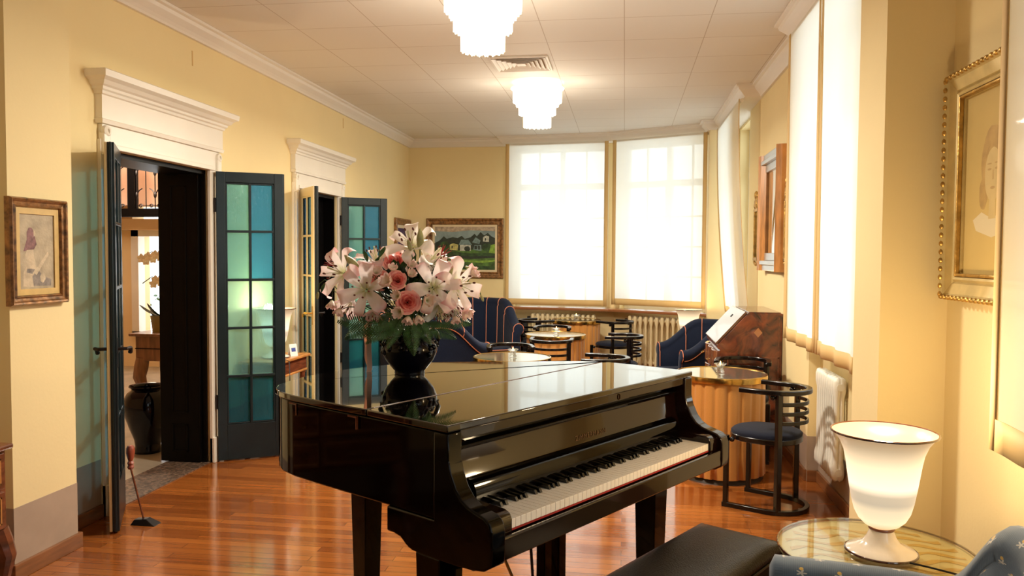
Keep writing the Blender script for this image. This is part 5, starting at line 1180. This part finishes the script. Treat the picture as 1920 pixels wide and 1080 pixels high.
def BP(px, py, dy=0.):
    k = (3.26+dy)/3.26; return Vector(((px-768)/457*k, dy, .49+((700-py)/457-.49)*k))
def place(root, p, d, spin=0, sc_=1.0):
    q = Vector(d).normalized().to_track_quat('Z', 'Y').to_matrix().to_4x4() @ Matrix.Rotation(spin, 4, 'Z')
    Mw = VM @ Matrix.Translation(p) @ q; l, r_, s_ = Mw.decompose(); root.location = l; root.rotation_euler = r_.to_euler(); root.scale = (sc_,)*3
    return Matrix.LocRotScale(l, r_, Vector((sc_,)*3))
MOUTH = Vector((0, 0, .15))
def stem(root, Mw, p, d, r=.0028, start=0.0):
    p = Vector(p); d = Vector(d).normalized(); a = p - d*.04; m = (a*.45+MOUTH*.55)+Vector((0, 0, .02))
    pts = [p-d*start, a, m, MOUTH+Vector((p.x*.15, p.y*.1, 0)), Vector((p.x*.1, 0, .06))]
    o = MB().tube([VM @ q for q in pts], r, 6).build('stem', STEMG); o.parent = root; o.matrix_parent_inverse = Mw.inverted(); o['own'] = 1; return o
def petal(b, L_, W_, ang, prof, fold=.25, wav=.004, n=12, m=9, base_r=.006, curlw=0., seed=0):
    """prof(t)->(radial, axial) unit curve; adds one petal pointing at angle ang around z"""
    ca, sa = math.cos(ang), math.sin(ang)
    def fn(u_, v_):
        r_, z = prof(v_); r_ = base_r + r_*L_; z *= L_; s_ = (u_-.5)*2; w_ = W_*min(1.35, 2.05*(v_+.03)**.62*max(.004, 1.0-v_)**.62)
        y = w_*s_; z2 = z + fold*abs(s_)**1.5*w_ + wav*math.sin(v_*15+seed)*abs(s_)**2 - curlw*abs(s_)**3*w_*v_
        return (r_*ca - y*sa, r_*sa + y*ca, z2)
    b.grid(fn, m, n)
def lily_proto(name, label, matp, prof, L_=.125, W_=.030, openk=1.0):
    t = thing(name, label, 'flower', group='pink and white lilies in the bouquet')
    for k in range(6):
        b = MB(); petal(b, L_*(1 if k % 2 else .96), W_*(1.12 if k % 2 else .82), R(60*k)+.05*math.sin(k*2.3), prof, seed=k*1.3, wav=.004 if k % 2 else .002)
        b.build('petal', matp, t, angle=180)
    for k in range(6):
        a = R(60*k+25); q = lambda r_, z: (r_*math.cos(a), r_*math.sin(a), z)
        f = MB().tube([(0, 0, .015), q(.010, .04), q(.022*openk, .062), q(.034*openk, .075)], .0012, 5).build('stamen', STAM, t)
        MB().ball(q(.035*openk, .077), .0042, 6, 5, (1, 1, 2.2)).build('anther', ANTH, f)
    MB().tube([(0, 0, .01), (.002, 0, .05), (.006, 0, .092)], [.0022, .0018, .004], 6).build('pistil', STAM, t)
    return t
opn = lambda t: (math.sin(t*1.75)*.86, .42*math.sin(math.pi*min(1, t*.75))-.30*t*t*t)
half = lambda t: (.55*t**1.3+.10*math.sin(t*3), .72*t-.12*t**4)
lilyA = lily_proto('lily', 'x', LILYP, opn); lilyW = lily_proto('lily', 'x', LILYW, opn); lilyH = lily_proto('lily', 'x', LILYP, half, openk=.8)
used = set()
def put(proto, label, px, py, dy, d, spin=0, sc_=1., st=True, r=.0028, start=0.):
    root = proto if proto.name not in used else dup(proto, (0, 0, 0), 0)
    used.add(proto.name); root['label'] = label; p = BP(px, py, dy); Mw = place(root, p, d, spin, sc_)
    if st: stem(root, Mw, p, d, r, start)
    return root
LL = [
 (lilyA, 'large pale pink lily facing out at the left centre of the bouquet', 688, 543, -.13, (-.25, -1, .10), .35, .95),
 (lilyA, 'pink lily drooping leftwards, its long petal over the dark doorway', 648, 513, -.04, (-.75, -.75, .25), 1.1, .98),
 (lilyA, 'small pink-edged upturned lily at the upper left, before the blue glass', 707, 493, .00, (-.2, -.35, .95), .2, .80),
 (lilyW, 'white lily at the bouquet crown before the small dark picture', 774, 464, -.02, (-.30, -.65, .72), .7, .98),
 (lilyW, 'white lily right of the crown, against the landscape painting', 803, 492, .02, (.55, -.45, .70), .3, .95),
 (lilyA, 'broad pink lily above and right of the lower rose, facing out', 812, 539, -.13, (.15, -1, .12), .12, 1.0),
 (lilyA, 'large pink lily at the right edge of the bouquet with dark anthers spread', 852, 533, -.10, (.6, -.75, .05), .75, 1.0),
 (lilyH, 'half-open pink lily hanging low on the right side', 840, 560, -.03, (.45, -.55, -.72), .4, .92),
 (lilyW, 'white-petalled lily hanging below the broad pink one', 822, 570, -.08, (.15, -.50, -.85), .9, .78),
 (lilyA, 'peach-shadowed lily at the back, between the small upper lily and the crown', 748, 497, .03, (-.2, -.8, .6), .5, .72),
 (lilyH, 'half-open lily hanging low on the left side towards the door edge', 664, 558, -.03, (-.40, -.55, -.75), .2, .88),
 (lilyH, 'slim pink trumpet lily pointing down beside the ribbons', 702, 578, -.10, (-.15, -.5, -.85), .8, .55),
 (lilyA, 'pink lily half hidden behind the two on the right', 822, 512, .01, (.30, -.6, .75), .1, .80),
]
for (pr, lb, px, py, dy, d, sp, sc_) in LL: put(pr, lb, px, py, dy, d, sp, sc_)
# lily buds
def bud_proto():
    t = thing('lily_bud', 'x', 'flower bud', group='closed lily buds in the bouquet')
    for k in range(3):
        b = MB()
        def fn(u_, v_, k=k):
            a = R(120*k)+(u_-.5)*R(128); r_ = .0135*math.sin(math.pi*min(1, .08+v_*.93))**.8*(1+.12*math.cos((u_-.5)*math.pi)); return (r_*math.cos(a), r_*math.sin(a), .085*v_)
        b.grid(fn, 8, 12); b.build('closed_petal', BUDG if k != 1 else LILYP, t, angle=180)
    return t
bud = bud_proto()
for (lb, px, py, d, s_) in (('tall greenish lily bud standing upright at the very top of the bouquet', 787, 468, (.0, -.1, 1), 1.05), ('plump greenish lily bud lying above the right-hand lilies', 836, 520, (.55, -.6, .75), 1.0),
                            ('pink-flushed lily bud pointing up left beside the blue glass', 676, 505, (-.75, -.4, .75), 1.05), ('small lily bud leaning out behind the crown', 770, 470, (-.25, .0, 1), .6)):
    put(bud, lb, px, py, -.06, d, 0, s_)
# roses
def rose_proto(R0=.062):
    t = thing('rose', 'x', 'flower', group='pink roses in the bouquet')
    N_ = 19
    for k in range(N_):
        f = k/(N_-1); a0 = k*2.4; rr = R0*(.10+.80*f**.9); hh = R0*(.95-.38*f); span = R(150-35*f) if k > 2 else R(220)
        def fn(u_, v_):
            s_ = (u_-.5)*2; a = a0+s_*span/2; open_ = (.10+.52*f)*v_**2.2; edge = 1-.16*abs(s_)**3*v_
            r_ = rr*(.45+.55*math.sin(v_*math.pi/2))*(1+open_*.55)+.003*math.sin(a*3+k)*v_; z = hh*v_*edge - R0*.30*f*max(0, v_-.72)*2.2 - .004*f
            return (r_*math.cos(a), r_*math.sin(a), z)
        b = MB(); b.grid(fn, 13, 9); b.build('petal', ROSEP, t, angle=180)
    b = MB(); b.lathe([(0, -.012), (.012, -.008), (.018, .0), (.022, .01), (0, .0)], n=12); b.build('calyx', STEMG, t)
    return t
rose = rose_proto()
for (lb, px, py, dy, d, s_) in (('deep pink rose in the upper middle of the bouquet', 745, 525, -.17, (-.05, -1, .25), .56), ('larger coral-pink rose below the centre of the bouquet', 764, 566, -.19, (.02, -1, .10), .70),
                                ('peach rose half hidden between the left lily and the deep pink rose', 713, 527, -.06, (-.3, -.9, .2), .62), ('pale peach rose head peeping out behind the crown stems', 741, 492, -.01, (-.1, -.7, .6), .70)):
    put(rose, lb, px, py, dy, d, px*.1, s_)
# small lisianthus blooms
def lisi_proto():
    t = thing('lisianthus', 'x', 'flower', group='small pale lisianthus blooms')
    for k in range(6):
        b = MB(); pr = lambda t_: (.62*math.sin(t_*2.2)**1.0*.55+.08*t_, .80*t_-.12*t_**3)
        petal(b, .036*(1 if k % 2 else .9), .017, R(60*k+8*(k % 2)), pr, fold=.7, wav=.003, n=8, m=7, base_r=.001, seed=k); b.build('petal', LISI, t, angle=180)
    return t
lis = lisi_proto()
for (lb, px, py, dy, d, s_) in (
    ('small white bloom tight against the left of the deep pink rose', 730, 533, -.17, (-.4, -.7, .5), 1.1), ('tiny pink bud bloom above the deep pink rose', 736, 508, -.13, (.1, -.6, .8), .75),
    ('small white bloom right of the deep pink rose', 768, 517, -.12, (.3, -.7, .5), .8), ('small pale bloom at the upper left of the coral rose', 746, 555, -.19, (-.3, -.9, .2), .8),
    ('small pale bloom at the lower left of the coral rose', 750, 583, -.19, (-.3, -.9, -.1), .95), ('small pale bloom right of the coral rose', 800, 563, -.17, (.3, -.9, .1), .95),
    ('long small bloom hanging under the coral rose, left of a pair', 766, 592, -.16, (-.2, -.5, -.9), .85), ('long small bloom hanging under the coral rose, right of a pair', 783, 590, -.16, (.15, -.4, -.95), .85),
    ('solitary peach bloom hanging at the far left in the dark doorway', 625, 562, -.05, (-.05, -.3, -1), .85), ('peach bloom low left of the drooping lily petals', 640, 576, -.05, (-.3, -.3, -.9), .85),
    ('pale bloom sticking out right over the green painting', 882, 514, -.05, (.8, -.4, .4), .9), ('white ruffled bloom below the right-hand lily', 868, 580, -.04, (.5, -.5, -.5), 1.1),
    ('pinkish bloom in the gap right of the left lily', 706, 513, -.08, (.1, -.8, .5), .9), ('small pink bloom dangling right of the white hanging lily', 853, 592, -.07, (.1, -.4, -.9), .8),
    ('pale green-white bloom between the crown and the upper rose', 770, 500, -.06, (.2, -.8, .5), .8)):
    put(lis, lb, px, py, dy-.03, d, px, s_*1.35, r=.0016)
# red spiky fillers
def spiky():
    t = thing('red_spiky_flower', 'x', 'flower', group='red spiky filler flowers')
    for k in range(7):
        a = R(51*k); b = MB(); b.tube([(0, 0, 0), (.012*math.cos(a), .012*math.sin(a), .022), (.020*math.cos(a), .020*math.sin(a), .040)], [.0012, .002, .0006], 5); b.build('spike', mat('crimson_spike', (.35, .015, .02), .5) if k == 0 else MATS['crimson_spike'], t)
    return t
spk = spiky()
put(spk, 'crimson spiky flower right of the crown against the landscape painting', 826, 478, .0, (.6, -.2, .7), 0, 1.1, r=.0014); put(spk, 'crimson spiky flower at the far left above the long petal', 632, 498, -.02, (-.8, -.2, .5), 0, 1.1, r=.0014)
# tendrils with nodding buds
def tendril(label, pts):
    t = thing('nodding_bud_stem', label, 'flower bud', VB, VR, 'nodding buds on thin stems')
    P = [BP(*p) for p in pts]; MB().tube(P, .0022, 6).build('stem', STEMG, t); b = MB(); d = (P[-1]-P[-2]).normalized(); q = d.to_track_quat('Z', 'Y').to_matrix()
    b.ball(P[-1]+d*.012, .006, 8, 8, (1, 1, 2.6), q); b.build('bud', BUDG, t)
tendril('thin stem arching right with a green bud hanging before the yellow wall', [(800, 600, 0), (845, 560, -.03), (868, 548, -.04), (888, 538, -.04), (898, 543, -.04), (902, 553, -.04)])
tendril('thin stem arching left with a green bud hanging in the dark doorway', [(730, 590, 0), (650, 560, -.02), (625, 530, -.03), (612, 524, -.03), (602, 532, -.03), (600, 548, -.03)])
tendril('short curled bud stem looping beside the left rose', [(725, 590, -.05), (712, 545, -.12), (707, 520, -.13), (713, 512, -.13), (708, 530, -.14)])
tendril('thin curled stem rising over the right-hand lily with a small bud', [(820, 580, -.02), (870, 540, -.02), (885, 512, -.02), (888, 505, -.02), (883, 503, -.02)])
# ferns
def fern_proto():
    t = thing('fern_frond', 'x', 'fern frond', group='fern fronds under the flowers')
    L_ = .22; rp = lambda k: Vector((0, .10*k*k*L_/.22*-.0, 0)) + Vector((L_*k, 0, .03*math.sin(math.pi*k)-.05*k*k))
    MB().tube([rp(i/10) for i in range(11)], [.0018-.00012*i for i in range(11)], 5).build('rachis', STEMG, t)
    b = MB(); N_ = 27
    for i in range(1, N_):
        k = i/N_; wd = .066*math.sin(math.pi*min(1, .12+k*.88))**.7*(1.05-k*.55)
        for s_ in (-1, 1):
            p = rp(k); tip = p+Vector((wd*.55, s_*wd, -.012-.01*k)); nn = 5
            leafmesh(b, p, tip, .0030, .001, 6)
    b.build('pinnae', FERN, t, angle=180); return t
fern = fern_proto(); first = True
for (lb, p0, p1, up_) in (
    ('fern frond spreading left above the pink ribbons', (735, 625, -.05), (645, 595, -.08), .2), ('fern frond pointing down left across the ribbons', (745, 608, -.10), (692, 634, -.16), .0),
    ('fern frond hanging straight down over the left of the vase', (752, 596, -.12), (728, 644, -.17), .0), ('fern frond hanging down the middle of the vase front', (768, 598, -.13), (776, 660, -.17), .0),
    ('fern frond hanging over the right of the vase', (780, 598, -.12), (806, 640, -.16), .0), ('fern frond spreading right towards the navy armchair', (790, 610, -.06), (850, 628, -.10), .1),
    ('fern frond high on the right under the white lily', (800, 600, -.04), (880, 600, -.05), .3), ('fern frond lying left below the roses', (755, 590, -.10), (700, 612, -.17), .1),
    ('dark fern frond at the far left under the drooping lily', (730, 600, -.03), (650, 625, -.05), .1)):
    a, c = BP(*p0), BP(*p1); d = c-a; root = fern if first else dup(fern, (0, 0, 0), 0); first = False; root['label'] = lb
    x = d.normalized(); nrm = Vector((0, -1, .45)); y = nrm.cross(x).normalized(); z = x.cross(y)
    Mw = VM @ Matrix.Translation(a) @ Matrix(((x.x, y.x, z.x, 0), (x.y, y.y, z.y, 0), (x.z, y.z, z.z, 0), (0, 0, 0, 1))) @ Matrix.Scale(d.length/.205, 4)
    l, r_, s_ = Mw.decompose(); root.location = l; root.rotation_euler = r_.to_euler(); root.scale = s_
# dense dark filler foliage
fo = MB(); rnd = random.Random(21)
for k in range(420):
    th = rnd.uniform(0, 2*math.pi); ph = rnd.uniform(-.75, 1.2); rad = rnd.uniform(.2, 1)**.5
    c = Vector((.17*rad*math.cos(th)*math.cos(ph), .11*rad*math.sin(th)*math.cos(ph), .33+.11*rad*math.sin(ph)))
    if c.z > .40 and abs(c.x) > .12: continue
    d = (c-Vector((0, 0, .22))).normalized()*rnd.uniform(.035, .065)+Vector((rnd.uniform(-.02, .02), rnd.uniform(-.02, .02), rnd.uniform(-.03, .01)))
    fo.mi = 0 if rnd.random() < .75 else 1; leafmesh(fo, c, c+d, rnd.uniform(.009, .016), .006, 5)
for k in range(90):
    a = rnd.uniform(0, 2*math.pi); r0 = rnd.uniform(0, .07); c = Vector((r0*math.cos(a), r0*math.sin(a), rnd.uniform(.16, .26)))
    fo.mi = 0; leafmesh(fo, c, c+Vector((.05*math.cos(a), .05*math.sin(a), rnd.uniform(-.01, .05))), .014, .006, 5)
for (px, py, qx, qy, w_) in ((742, 512, 738, 486, .016), (752, 508, 762, 484, .016), (712, 482, 722, 462, .012), (772, 500, 778, 478, .010), (690, 490, 684, 470, .009), (655, 545, 632, 548, .012), (612, 530, 606, 548, .008), (668, 575, 642, 580, .010), (700, 500, 712, 480, .010)):
    fo.mi = 1; leafmesh(fo, BP(px, py, -.07), BP(qx, qy, -.08), w_, .008, 7, Vector((1, 0, .2)))
tag(fo.build('filler_foliage', [LEAFD, LEAFM], kind='stuff', angle=180), 'dense dark green filler leaves inside the bouquet', 'foliage')
bq = bpy.data.objects['filler_foliage']; bq.matrix_world = VM
# ribbons
rb = thing('ribbon', 'two peach satin ribbons hanging from the bouquet down to the piano lid', 'ribbon', VB, VR)
def ribbon(pts, w_, nm):
    b = MB(); P = [BP(*p) for p in pts]; vs = []
    for i, p in enumerate(P):
        s_ = Vector((math.cos(.5+.35*math.sin(i*.9)), math.sin(.5+.35*math.sin(i*.9))*.8, 0)); vs += [p-s_*w_/2, p+s_*w_/2]
    b.add(vs, [(2*i, 2*i+1, 2*i+3, 2*i+2) for i in range(len(P)-1)]); b.build(nm, RIB, rb, solid=.0008, subd=2)
ribbon([(715, 585, .02), (700, 598, .03), (686, 606, .04), (684, 625, .05), (690, 645, .05), (687, 665, .05), (692, 685, .07), (697, 694, .08)], .020, 'ribbon_tail')
ribbon([(712, 580, .0), (697, 600, .0), (693, 610, .02), (693, 630, .04), (692, 655, .05), (694, 680, .05), (693, 697, .05), (690, 699.4, .05)], .024, 'ribbon_tail')
